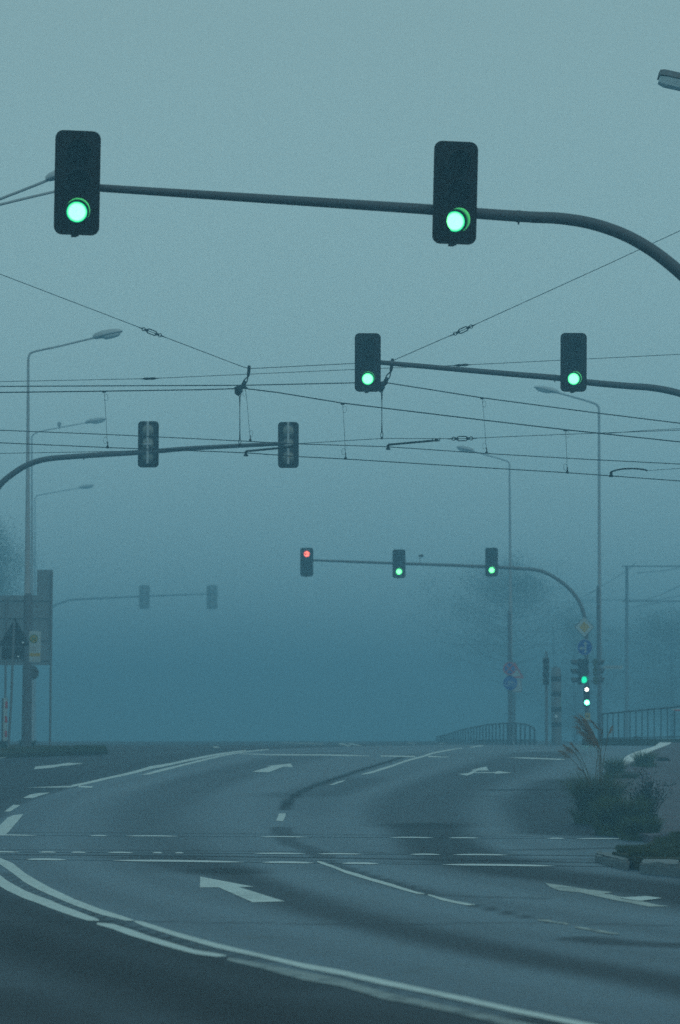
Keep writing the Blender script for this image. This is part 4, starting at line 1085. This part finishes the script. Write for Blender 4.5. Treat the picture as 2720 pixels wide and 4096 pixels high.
def turnbuckle(mb, c, ax, L, w):
    """open frame tensioner with an eye at each end, along ax"""
    ax = ax.normalized(); n = ax.cross(Vector((0, 1, 0))).normalized()
    if n.length < 0.1: n = Vector((0, 0, 1))
    for s in (1, -1):
        mb.tube([c - ax * L * 0.32, c - ax * L * 0.2 + n * s * w, c + ax * L * 0.2 + n * s * w, c + ax * L * 0.32], 0.011, 6)
        mb.tube([c + ax * s * L * 0.20, c + ax * s * L * 0.40], 0.024, 8)
        e = c + ax * s * L * 0.46
        mb.tube([e + (ax * math.cos(t) + n * math.sin(t)) * 0.03 for t in [2*math.pi*i/12 for i in range(13)]], 0.008, 5, False)
        mb.tube([c + ax * s * L * 0.5, c + ax * s * L * 0.78], [0.014, 0.007], 6)
def insulator(mb, c, ax, L, rr):
    ax = ax.normalized()
    mb.tube([c - ax * L * 0.75, c - ax * L * 0.5, c - ax * L * 0.42, c - ax * L * 0.2, c, c + ax * L * 0.2, c + ax * L * 0.42, c + ax * L * 0.5, c + ax * L * 0.75],
            [0.006, 0.012, rr * 0.9, rr, rr * 0.75, rr, rr * 0.9, 0.012, 0.006], 10)
def span(label, pts, d, rad=0.0066, tb=(), ins=(), group='thin span wires carrying the tram lines'):
    w = wire_pts(pts, d); base = w[0]
    r = root('span_wire', label, 'span wire', base, 0, group)
    mb = MB(); mb.tube(w, rad, 5); mb.build('wire', M['wire'], r, base)
    for (x, y, ax) in tb:
        mb = MB(); turnbuckle(mb, P(*D2(x, y), d), Vector(ax), 0.34, 0.038); mb.build('turnbuckle', M['iron'], r, base)
    for (x, y, ax) in ins:
        mb = MB(); insulator(mb, P(*D2(x, y), d), Vector(ax), 0.22, 0.024); mb.build('insulator', M['iron'], r, base)
span('span wire falling from the upper left to the left hanger', [(-400, 483), (0, 632), (345, 764), (560, 846), (572, 849)], dS, tb=((350, 766, (1, 0, -0.38)),))
span('span wire rising from the right hanger to the right edge', [(905, 832), (1070, 760), (1400, 610), (1568, 532), (1900, 380)], dS, tb=((1068, 761, (1, 0, 0.455)),))
span('short span wire between the two wire hangers', [(576, 850), (817, 838), (905, 832)], dS)
span('long level span wire behind both hangers', [(-300, 884), (0, 880), (345, 873), (817, 852), (1065, 842), (1568, 817), (1900, 800)], dS + 0.5, 0.0056, ins=((345, 873, (1, 0, 0.03)), (1065, 842, (1, 0, 0.05))))
span('lowest thin steady wire linking the steady arms', [(-300, 1052), (0, 1045.5), (320, 1040), (555, 1027), (690, 1023), (800, 1016), (881, 1011), (1065, 1011.5), (1240, 1004), (1400, 998), (1568, 992), (1900, 978)], dS + 0.2, 0.0058, tb=((1066, 1011.3, (1, 0, 0.02)),))
span('short thin wire anchored to the front catenary at right', [(1402, 999.5), (1480, 993), (1568, 988.5), (1900, 970)], dW2, 0.0042)
span('short thin wire from the curved steady arm to the right edge', [(1490, 1085.5), (1568, 1080), (1900, 1056)], dW2, 0.0042)

def hanger(label, top, j, low, d, dl):
    """link from the span wire to the catenary and the rod below it"""
    a, b, c = P(*D2(*top), d), P(*D2(*j), d), P(*D2(*low), d)
    r = root('wire_hanger', label, 'wire hanger', b, 0, 'wire hangers holding the catenaries')
    mid = a.lerp(b, 0.5) + Vector((0.035, 0, 0.0)); ax = (b - mid).normalized(); n = ax.cross(Vector((0, 1, 0))).normalized()
    mb = MB(); mb.tube([a + Vector((0, 0, 0.04)), a, mid + Vector((0.006, 0, 0.03)), mid], [0.022, 0.030, 0.028, 0.020], 8)
    for s in (1, -1): mb.tube([mid, mid + ax * 0.08 + n * s * 0.028, b - ax * 0.07 + n * s * 0.028, b], 0.012, 6)
    mb.tube([b - ax * 0.09, b + ax * 0.03], 0.036, 8)
    mb.build('link', M['iron'], r, b)
    q = b + Vector((-0.075, 0, -0.085))
    mb = MB(); mb.tube([b + Vector((0.05, 0, 0.0)), b + Vector((-0.03, 0, -0.03)), q + Vector((0.0, 0, 0.02)), q + Vector((-0.01, 0, -0.055)), q + Vector((0.0, 0, -0.1))], [0.022, 0.05, 0.085, 0.06, 0.012], 12); mb.build('insulator', M['iron'], r, b)
    mb = MB(); e = P(*D2(low[0], j[1] + 19), d)
    mb.tube([q + Vector((0, 0, -0.06)), e + Vector((0, 0, 0.04))], 0.014, 6)
    for (cc, hh) in ((e, 0.05), (c + Vector((0, 0, 0.05)), 0.05)):
        mb.tube([cc + Vector((0.020 * math.cos(t), 0, hh * math.sin(t))) for t in [2*math.pi*i/12 for i in range(13)]], 0.007, 5, False)
    mb.tube([e - Vector((0, 0, 0.05)), e - Vector((0, 0, 0.22)), c + Vector((0, 0, 0.30)), c + Vector((0, 0, 0.1))], [0.016, 0.008, 0.008, 0.016], 6)
    mb.box(c, (0.035, 0.03, 0.05), None, 0.008)
    mb.build('rod', M['wire'], r, b)
hanger('wire hanger above the tip of the left mast arm', (574.5, 848), (560, 889), (553, 1026), dS - 0.05, 0)
hanger('wire hanger beside the traffic light at the arm tip', (905, 832), (888, 881), (880.5, 1010), dS - 0.05, 0)

def steady_arm(label, pts, d, clampend, tipx, rad=0.014):
    w = wire_pts(pts, d); base = w[0]
    r = root('steady_arm', label, 'steady arm', base, 0, 'steady arms of the contact wires')
    if len(w) > 3: w = [Vector(q) for q in catmull([tuple(q) for q in w], 5)]
    mb = MB(); mb.tube(w, rad, 8); mb.build('arm', M['iron'], r, base)
    mb = MB(); mb.box(w[0] + Vector((0, 0, -0.035)), (0.05, 0.03, 0.08), None, 0.01); mb.box(w[0] + Vector((0.0, 0, -0.075)), (0.085, 0.035, 0.035), None, 0.01); mb.build('wire_clip', M['iron'], r, base)
    if clampend:
        e = w[-1]; mb = MB()
        mb.box(e + Vector((0.05, 0, 0.012)), (0.07, 0.045, 0.055), None, 0.012)
        mb.tube([e + Vector((-0.02, 0, 0.03)), e + Vector((-0.01, 0, -0.005)), e + Vector((0.10, 0, -0.005)), e + Vector((0.115, 0, 0.05))], 0.011, 6)
        mb.build('end_clamp', M['iron'], r, base)
steady_arm('steady arm with clamp right of the right wire hanger', [(895, 1025.5), (1000, 1016)], dS + 0.2, True, 0, 0.019)
steady_arm('steady arm under the tip of the left mast arm', [(567, 1040.5), (668, 1031)], dS - 0.2, True, 0, 0.019)
steady_arm('curved steady arm near the right edge', [(1409, 1088), (1428, 1082.5), (1458, 1080.5), (1486, 1083), (1492, 1086)], dW2, False, 0, 0.014)

# ------------------------------------------------------------------ left sign group
dLb = 66.0; kl = dLb / F
def px_outline(pts, x0, y0, k): return [((x - x0) * k, (y0 - y) * k) for x, y in pts]
r0 = P(75, 2960, dLb); r0.z = zg(dLb)
r = root('direction_board', 'back of a large stepped direction board at the left edge', 'sign board', r0)
mb = MB(); o0 = P(75, 2500, dLb) 
outl = [(-140, 2660), (209, 2660), (209, 2279), (146, 2279), (146, 2381), (-140, 2381)]
mb.prism([(x + o0.x - r0.x, z + o0.z - r0.z) for x, z in px_outline(outl, 75, 2500, kl)], -0.02, 0.02); mb.build('panel', M['boardback'], r, smooth=False)
mb = MB()
for x in (20, 201):
    f_ = P(x, 2960, dLb) - r0; mb.tube([(f_.x, -0.06, 0), (f_.x, -0.06, (P(x, 2290 if x > 100 else 2390, dLb) - r0).z)], 0.032, 10)
mb.build('post', M['polegrey'], r)
mb = MB()
for y in (2400, 2470, 2560, 2640):
    a_ = P(-140, y, dLb) - r0; b_ = P(207, y, dLb) - r0; mb.box(((a_.x + b_.x) / 2, -0.035, a_.z), (b_.x - a_.x, 0.03, 0.04))
mb.build('cross_rail', M['boardback'], r)

dT = 58.0; kt = dT / F
f0 = P(34, 2974, dT); f0.z = zg(dT) + 0.1
r = root('warning_sign', 'dark back of a triangular sign with plate on a leaning pole', 'road sign', f0)
f0g = f0
mb = MB(); c_ = P(58, 2560, dT) - f0
mb.prism([(x + c_.x, z + c_.z) for x, z in px_outline([(57, 2474), (61, 2474), (118, 2578), (116, 2585), (0, 2585), (-2, 2578)], 58, 2560, kt)], -0.006, 0.006); mb.build('triangle_back', M['signdark'], r, smooth=False)
mb = MB(); mb.prism([(x + c_.x, z + c_.z) for x, z in px_outline([(7, 2587), (97, 2587), (97, 2638), (7, 2638)], 58, 2560, kt)], -0.006, 0.006); mb.build('plate_back', M['signdark'], r, smooth=False)
mb = MB(); mb.tube([Vector((0, -0.035, 0)), P(46, 2800, dT) - f0 + Vector((0, -0.035, 0)), P(57, 2482, dT) - f0 + Vector((0, -0.035, 0))], 0.03, 10); mb.build('pole', M['polegrey'], r)
mb = MB()
for (x, y) in ((92, 2570), (73, 2626)): mb.box(P(x, y, dT) - f0 + Vector((0, -0.012, 0)), (0.05, 0.012, 0.04), None, 0.004)
mb.build('clamp', M['diffuser'], r)

dB_ = 58.8; kb = dB_ / F
r = root('bus_stop_sign', 'white bus stop sign with yellow disc, green H and orange stripe', 'bus stop sign', P(140, 2586, dB_))
pl = lambda pts: px_outline(pts, 140, 2586, kb)
mb = MB(); mb.prism(rrect(46 * kb, 124 * kb, 4 * kb)[::-1], -0.004, 0.004); mb.build('plate', M['white'], r)
mb = MB(); mb.prism(circ(17.5 * kb, 36, -5 * kb, 31 * kb), -0.007, -0.0045); o = mb.build('yellow_disc', M['yellow'], r)
mb = MB(); mb.ringprism(circ(17.5 * kb, 36, -5 * kb, 31 * kb), circ(14.5 * kb, 36, -5 * kb, 31 * kb), -0.010, -0.0072)
mb.build('green_ring', M['green'], o)
mb = MB()
for q in ([(127, 2564), (131, 2564), (131, 2546), (127, 2546)], [(139, 2564), (143, 2564), (143, 2546), (139, 2546)]): mb.prism(pl(q), -0.010, -0.0072)
mb.prism(pl([(131.2, 2557), (138.8, 2557), (138.8, 2553), (131.2, 2553)]), -0.010, -0.0072)
mb.build('letter', M['green'], o)
mb = MB(); mb.prism(pl([(118, 2625), (162, 2625), (162, 2613), (118, 2613)]), -0.007, -0.0045); mb.build('orange_stripe', M['yellow'], r)
mb = MB()
for y in (2586, 2592, 2599): mb.prism(pl([(122, y + 2.4), (155 - (y % 5) * 2, y + 2.4), (155 - (y % 5) * 2, y), (122, y)]), -0.007, -0.0045)
mb.build('text_lines', M['lamphead'], r)
mb = MB(); mb.box((-22 * kb, 0.02, 20 * kb), (0.10, 0.03, 0.03)); mb.box((-22 * kb, 0.02, -30 * kb), (0.10, 0.03, 0.03)); mb.build('bracket', M['polegrey'], r)
r = root('round_sign', 'dark back of a round sign low on the left lamp post', 'road sign', P(127, 2691, 60.25))
mb = MB(); mb.prism(circ(28 * 60.25 / F, 36)[::-1], -0.004, 0.004); mb.build('disc', M['signback'], r)
mb = MB(); mb.box((-0.06, -0.02, 0.05), (0.2, 0.03, 0.03)); mb.box((-0.06, -0.02, -0.05), (0.2, 0.03, 0.03)); mb.build('clamp', M['polegrey'], r)

dG = 62.5; kg = dG / F
f0 = P(14, 2978, dG); f0.z = zg(dG) + 0.1
r = root('guide_post', 'narrow red and white striped guide beacon at the left edge', 'guide beacon', f0)
hb = (P(14, 2792, dG) - f0).z; h0 = (P(14, 2966, dG) - f0).z
mb = MB(); mb.box((-5 * kg, 0.03, hb / 2), (9 * kg, 0.05, hb), None, 0.008); mb.build('post', M['signback'], r)
mb = MB(); mb.box((6 * kg, 0, (hb + h0) / 2), (17 * kg, 0.02, hb - h0), None, 0.006); o = mb.build('panel', M['white'], r)
for y in (2805, 2863, 2921):
    mb = MB(); za = (P(14, y, dG) - f0).z; zb = (P(14, y + 26, dG) - f0).z
    mb.prism([(5 * kg, zb), (14.6 * kg, zb - 0.02), (14.6 * kg, za - 0.02), (5 * kg, za)], -0.014, -0.0105)
    mb.build('red_stripe', M['red'], o, smooth=False)
mb = MB(); mb.box((0, 0.02, 0.05), (0.24, 0.2, 0.1), None, 0.02); mb.build('foot', M['signblack'], r)
# ------------------------------------------------------------------ right: signal column, camera column
dS1 = 76.0
f0 = P(2186, 2966, dS1); f0.z = zg(dS1)
r = root('tram_signal', 'slim unlit signal on its own post left of the camera column', 'signal', f0)
mb = MB(); mb.tube([Vector((0, 0, 0)), P(2186, 2700, dS1) - f0, P(2185, 2606, dS1) - f0], [0.046, 0.044, 0.042], 12); mb.build('post', M['polegrey'], r)
mb = MB()
for i in range(4):
    c_ = P(2184, 2644 + i * 27.5, dS1 - 0.12) - f0; mb.box(c_, (0.205, 0.15, 0.208), None, 0.02)
mb.build('housing', M['signback'], r)
for i in range(4):
    c_ = P(2184, 2644 + i * 27.5, dS1 - 0.2) - f0
    mb = MB(); mb.lathe_y([(0.078, c_.y), (0.05, c_.y - 0.012), (0, c_.y - 0.016)], c_.x, c_.z); mb.build('lens', M['deadlens'], r)
    mb = MB(); mb.visor(0, 0, 0.088, 0.10); bmesh.ops.translate(mb.bm, verts=mb.bm.verts, vec=c_); mb.build('visor', M['housegreen'] if i % 2 else M['visor'], r)

dK = 77.2; kk = dK / F
f0 = P(2226.5, 2972, dK); f0.z = zg(dK)
r = root('speed_camera_column', 'grey speed camera column with four dark window bands', 'speed camera', f0)
ht = (P(2226, 2671, dK) - f0).z
mb = MB(); mb.tube([(0, 0, 0), (0, 0, ht - 0.03), (0, 0, ht)], [20 * kk, 20 * kk, 18.5 * kk], 28); mb.build('column', M['column'], r)
for ya, yb_ in ((2705, 2726), (2766.5, 2786), (2828, 2847), (2889, 2908)):
    za, zb = (P(2226, ya, dK) - f0).z, (P(2226, yb_, dK) - f0).z
    mb = MB(); mb.tube([(0, 0, zb), (0, 0, za)], 20.25 * kk, 28); mb.build('window_band', M['columndark'], r)
mb = MB(); za = (P(2226, 2866, dK) - f0).z  # pale disc standing in for a round reflection on the column
mb.lathe_y([(0.045, -0.010), (0.04, -0.014), (0, -0.016)], 0.0, 0); bmesh.ops.translate(mb.bm, verts=mb.bm.verts, vec=(-0.02, -20.3 * kk + 0.01, za)); mb.build('pale_glint', M['diffuser'], r)
mb = MB(); mb.box((0, 0, ht + 0.02), (0.14, 0.14, 0.05), None, 0.012); mb.build('top_cap', M['signback'], r)

# ------------------------------------------------------------------ railings
def railing(label, xs, dfun, topfun, ybase, basef, rb, rt, group=None):
    A = [P(x, topfun(x), dfun(x)) for x in xs]
    B = []
    for x in xs:
        d = dfun(x); p = P(x, ybase(x), d); B.append(p)
    r = root('railing', label, 'railing', B[0])
    xx = [xs[0] + (xs[-1] - xs[0]) * i / 40 for i in range(41)]
    mb = MB(); mb.tube([P(x, topfun(x), dfun(x)) for x in xx], rt, 8); mb.build('top_rail', M['rail'], r, B[0])
    mb = MB(); mb.tube([P(x, ybase(x) - 4, dfun(x)) for x in xx], rt * 0.7, 6); mb.build('bottom_rail', M['rail'], r, B[0])
    for a, b in zip(A, B):
        lo = b.copy(); lo.z = min(b.z, zg(b.y)) - 0.02
        mb = MB(); mb.tube([a, b, lo], rb, 7); mb.build('bar', M['rail'], r, B[0])
xs = [2399, 2411, 2430, 2452, 2474, 2497, 2520, 2544, 2568, 2591, 2617, 2644, 2670, 2698, 2727, 2757, 2788, 2820]
railing('dark vertical bar railing at the right edge', xs, lambda x: 74 - (x - 2399) / 421 * 3.0, lambda x: 2857 - (x - 2399) / 321 * 31, lambda x: 2957 - (x - 2399) / 321 * 6, None, 0.017, 0.024)
# red and white barrier end on the railing
bq = P(2716, 2838, 71.2)
r = root('reflector_plate', 'small red and white plate fixed to the right railing', 'reflector', bq)
mb = MB(); mb.box((0, 0, 0.0), (0.44, 0.03, 0.05), None, 0.01); mb.build('white_board', M['white'], r)
mb = MB(); mb.box((0.04, -0.0025, -0.02), (0.36, 0.03, 0.05), None, 0.01); mb.build('red_board', M['red'], r)
def top2(x):
    T = [(1730, 2953), (1800, 2934), (1859, 2916), (1947, 2899), (2035, 2892), (2076, 2893), (2110, 2900), (2129, 2907), (2138, 2918)]
    for (a, ya), (b, yb_) in zip(T, T[1:]):
        if a <= x <= b: return ya + (yb_ - ya) * (x - a) / (b - a)
    return T[0][1] if x < T[0][0] else T[-1][1]
xs = [2138, 2120, 2100, 2082, 2064, 2047, 2030, 2014, 1999, 1984, 1970, 1957, 1944, 1931, 1919, 1907, 1895, 1884, 1873, 1862, 1852, 1842, 1832, 1822, 1813, 1804, 1795, 1787, 1779, 1771, 1763, 1755, 1747]
railing('humped railing fading into fog behind the signs', xs, lambda x: 82 + (2138 - x) / 391 * 26, top2, lambda x: 2964, None, 0.03, 0.03)
# low bank the right railing stands on
ground_poly('verge', None, M['soil'], 0.2, 0.5, 0.3, 'low dry grass bank under the right railing', world=[(7.4, 72.6, 0), (10.4, 69.4, 0), (30, 60, 0), (30, 70, 0), (12, 76, 0), (7.6, 76, 0)])

# ------------------------------------------------------------------ far tram gantries in the fog
def gantry(label, d, mx, ytop, ybase, beams, arms, wires):
    f0 = P(mx, ybase, d); f0.z = zg(d)
    r = root('tram_mast', label, 'tram mast', f0, 0, 'far tram masts in the fog')
    mb = MB(); mb.tube([f0, P(mx, ytop, d)], [0.11, 0.08], 12); mb.build('mast', M['polegrey'], r, f0)
    for (x0, x1, y) in beams:
        mb = MB(); mb.tube([P(x0, y, d), P(x1, y, d)], 0.034, 8); mb.build('cross_beam', M['polegrey'], r, f0)
    for pts in arms:
        mb = MB(); mb.tube([P(x, y, d - 0.1) for x, y in pts], 0.022, 6); mb.build('steady_arm', M['polegrey'], r, f0)
    for pts in wires:
        mb = MB(); mb.tube([P(x, y, dd) for x, y, dd in pts], 0.016, 5); mb.build('wire', M['polegrey'], r, f0)
gantry('foggy tram mast with two cross beams at the right edge', 132.0, 2507, 2262, 2940, [(2486, 2900, 2265), (2489, 2900, 2405)],
       [[(2546, 2292), (2645, 2284), (2724, 2270)], [(2530, 2431), (2560, 2421), (2637, 2411), (2640, 2419)]],
       [[(2340, 2384, 146), (2430, 2332, 138), (2506, 2284, 132.2), (2548, 2246, 130)], [(2577, 2403, 132.2), (2650, 2376, 128), (2724, 2341, 124)], [(2300, 2402, 166), (2640, 2398, 132.2), (2724, 2382, 126)]])
gantry('faint distant tram mast with level beams behind the lamp posts', 190.0, 2215, 2515, 2945, [(1935, 2215, 2526), (1810, 2215, 2580)], [[(2070, 2408), (2380, 2408)]], [])

# ------------------------------------------------------------------ trees in the fog
def tree(label, x, yc, d, wpx, hpx, n, leaf, seed):
    rnd = random.Random(seed)
    k = d / F
    f0 = P(x, 2950, d); f0.z = zg(d) - 0.05
    r = root('tree', label, 'tree', f0, 0, 'trees fading into the fog')
    c0 = P(x, yc, d) - f0; Wd, Hh = wpx * k / 2, hpx * k / 2
    mb = MB(); mb.tube([(0, 0, 0), (0.08, 0, c0.z * 0.35), (-0.05, 0, c0.z * 0.7), (0, 0, c0.z + Hh * 0.5)], [0.2, 0.15, 0.09, 0.02], 10); mb.build('trunk', M['bark'], r)
    tips = []
    mb = MB()
    for i in range(80):
        t = rnd.random(); z0 = max(0.8, c0.z - Hh * 0.95 + t * Hh * 1.45)
        a = rnd.uniform(0, 2 * math.pi); reach = Wd * math.sqrt(max(0.08, 1 - (2 * t - 0.85) ** 2)) * rnd.uniform(0.55, 1.05)
        tip = Vector((math.cos(a) * reach, math.sin(a) * reach, z0 + reach * rnd.uniform(0.15, 0.6)))
        mid = Vector((tip.x * 0.5, tip.y * 0.5, z0 + (tip.z - z0) * 0.35))
        mb.tube([(0, 0, z0), mid, tip], [0.022, 0.013, 0.004], 5)
        for q in range(7):
            u = rnd.uniform(0.3, 1.05); p = Vector((0, 0, z0)).lerp(mid, u * 2) if u < 0.5 else mid.lerp(tip, u * 2 - 1)
            tips.append((p + Vector((rnd.gauss(0, 0.5), rnd.gauss(0, 0.5), rnd.gauss(0.05, 0.45))), rnd.uniform(0.5, 1.5)))
    mb.build('limbs', M['bark'], r)
    mb = MB()
    for _ in range(n):
        b, rad = tips[rnd.randrange(len(tips))]
        p = b + Vector((rnd.gauss(0, rad * 0.6), rnd.gauss(0, rad * 0.6), rnd.gauss(0, rad * 0.45)))
        e = Vector((rnd.gauss(0, 1), rnd.gauss(0, 1), rnd.gauss(0, 1))).normalized(); g = e.orthogonal().normalized(); z = leaf * rnd.uniform(0.6, 1.3)
        mb.quad(p - e * z, p + g * z * 0.6, p + e * z, p - g * z * 0.6)
    mb.build('crown', M['leaf'], r, smooth=False)
tree('leafy tree at the left edge beside the left lamp post', -100, 2270, 140, 440, 520, 60000, 0.036, 3)
tree('tall hazy tree behind the fainter right lamp post', 2050, 2480, 168, 860, 680, 52000, 0.036, 5)
tree('dark hazy tree behind the speed camera column', 2300, 2650, 165, 380, 600, 40000, 0.036, 8)
tree('broad hazy tree behind the tram mast at the right edge', 2690, 2650, 160, 640, 640, 60000, 0.036, 13)

# ------------------------------------------------------------------ fog
mb = MB(); mb.box((0, 225, 7.45), (830, 610, 17.5))
hz = mb.build('haze', None or M['white'], None, None, smooth=False)
hz.data.materials.clear()
fm = bpy.data.materials.new('fog_air'); fm.use_nodes = True
nt = fm.node_tree; nt.nodes.clear()
out = nt.nodes.new('ShaderNodeOutputMaterial'); pv = nt.nodes.new('ShaderNodeVolumePrincipled')
pv.inputs['Color'].default_value = (0.325, 0.65, 0.83, 1)
pv.inputs['Density'].default_value = 0.0098
pv.inputs['Density Attribute'].default_value = ''
pv.inputs['Anisotropy'].default_value = 0.1
nt.links.new(pv.outputs['Volume'], out.inputs['Volume'])
hz.data.materials.append(fm)
tag(hz, 'even blue morning fog filling the whole street', 'fog', None, 'stuff')

# ------------------------------------------------------------------ sky and light
SUN_EL, SUN_ROT = R(42), R(150)
w = bpy.data.worlds.new('World'); sc.world = w; w.use_nodes = True
nt = w.node_tree; bg = nt.nodes['Background']
sky = nt.nodes.new('ShaderNodeTexSky'); sky.sky_type = 'NISHITA'; sky.sun_disc = False
sky.sun_elevation = SUN_EL; sky.sun_rotation = SUN_ROT; sky.air_density = 1.5; sky.dust_density = 5
mx = nt.nodes.new('ShaderNodeMix'); mx.data_type = 'RGBA'; mx.inputs['Factor'].default_value = 0.95
mx.inputs['B'].default_value = (4.2, 6.7, 6.95, 1)      # the even overcast layer over that sky
nt.links.new(sky.outputs['Color'], mx.inputs['A'])
# a misty sky: paler low down than overhead
tc = nt.nodes.new('ShaderNodeTexCoord'); sx = nt.nodes.new('ShaderNodeSeparateXYZ'); nt.links.new(tc.outputs['Generated'], sx.inputs[0])
cr = nt.nodes.new('ShaderNodeValToRGB'); nt.links.new(sx.outputs['Z'], cr.inputs['Fac'])
e = cr.color_ramp.elements
e[0].position = 0.0; e[0].color = (0.60, 0.66, 0.70, 1)
e[1].position = 0.29; e[1].color = (0.5, 0.5, 0.5, 1)
for p_, c_ in ((0.052, (0.64, 0.71, 0.74, 1)), (0.098, (0.58, 0.625, 0.645, 1)), (0.17, (0.575, 0.585, 0.59, 1))):
    q = cr.color_ramp.elements.new(p_); q.color = c_
m2 = nt.nodes.new('ShaderNodeMix'); m2.data_type = 'RGBA'; m2.blend_type = 'MULTIPLY'; m2.inputs['Factor'].default_value = 1
nt.links.new(mx.outputs['Result'], m2.inputs['A']); nt.links.new(cr.outputs['Color'], m2.inputs['B'])
nt.links.new(m2.outputs['Result'], bg.inputs['Color'])
bg.inputs['Strength'].default_value = 0.15
sl = bpy.data.lights.new('sun', 'SUN'); sl.energy = 0.5; sl.angle = R(60); sl.color = (0.80, 0.97, 1.0)
so = bpy.data.objects.new('sun', sl); COL.objects.link(so)
dirv = Vector((math.sin(SUN_ROT) * math.cos(SUN_EL), math.cos(SUN_ROT) * math.cos(SUN_EL), math.sin(SUN_EL)))
so.rotation_euler = dirv.to_track_quat('Z', 'Y').to_euler(); so.location = dirv * 200

# ------------------------------------------------------------------ camera and render settings
cd = bpy.data.cameras.new('camera'); cam = bpy.data.objects.new('camera', cd); COL.objects.link(cam)
cam.location = CAM; cam.rotation_euler = (math.pi / 2 + PITCH, 0, 0)
cd.sensor_fit = 'HORIZONTAL'; cd.sensor_width = 24; cd.lens = 85; cd.clip_end = 2000; cd.clip_start = 0.1
cd.dof.use_dof = True; cd.dof.focus_distance = 32; cd.dof.aperture_fstop = 2.4
sc.camera = cam
sc.view_settings.view_transform = 'Standard'; sc.view_settings.look = 'None'
sc.view_settings.exposure = 0; sc.view_settings.gamma = 1
sc.render.engine = 'CYCLES'
cy = sc.cycles
cy.max_bounces = 6; cy.diffuse_bounces = 2; cy.glossy_bounces = 3; cy.volume_bounces = 1; cy.transparent_max_bounces = 4
cy.use_denoising = False
try: cy.denoiser = 'OPENIMAGEDENOISE'
except Exception: pass
cy.sample_clamp_indirect = 2
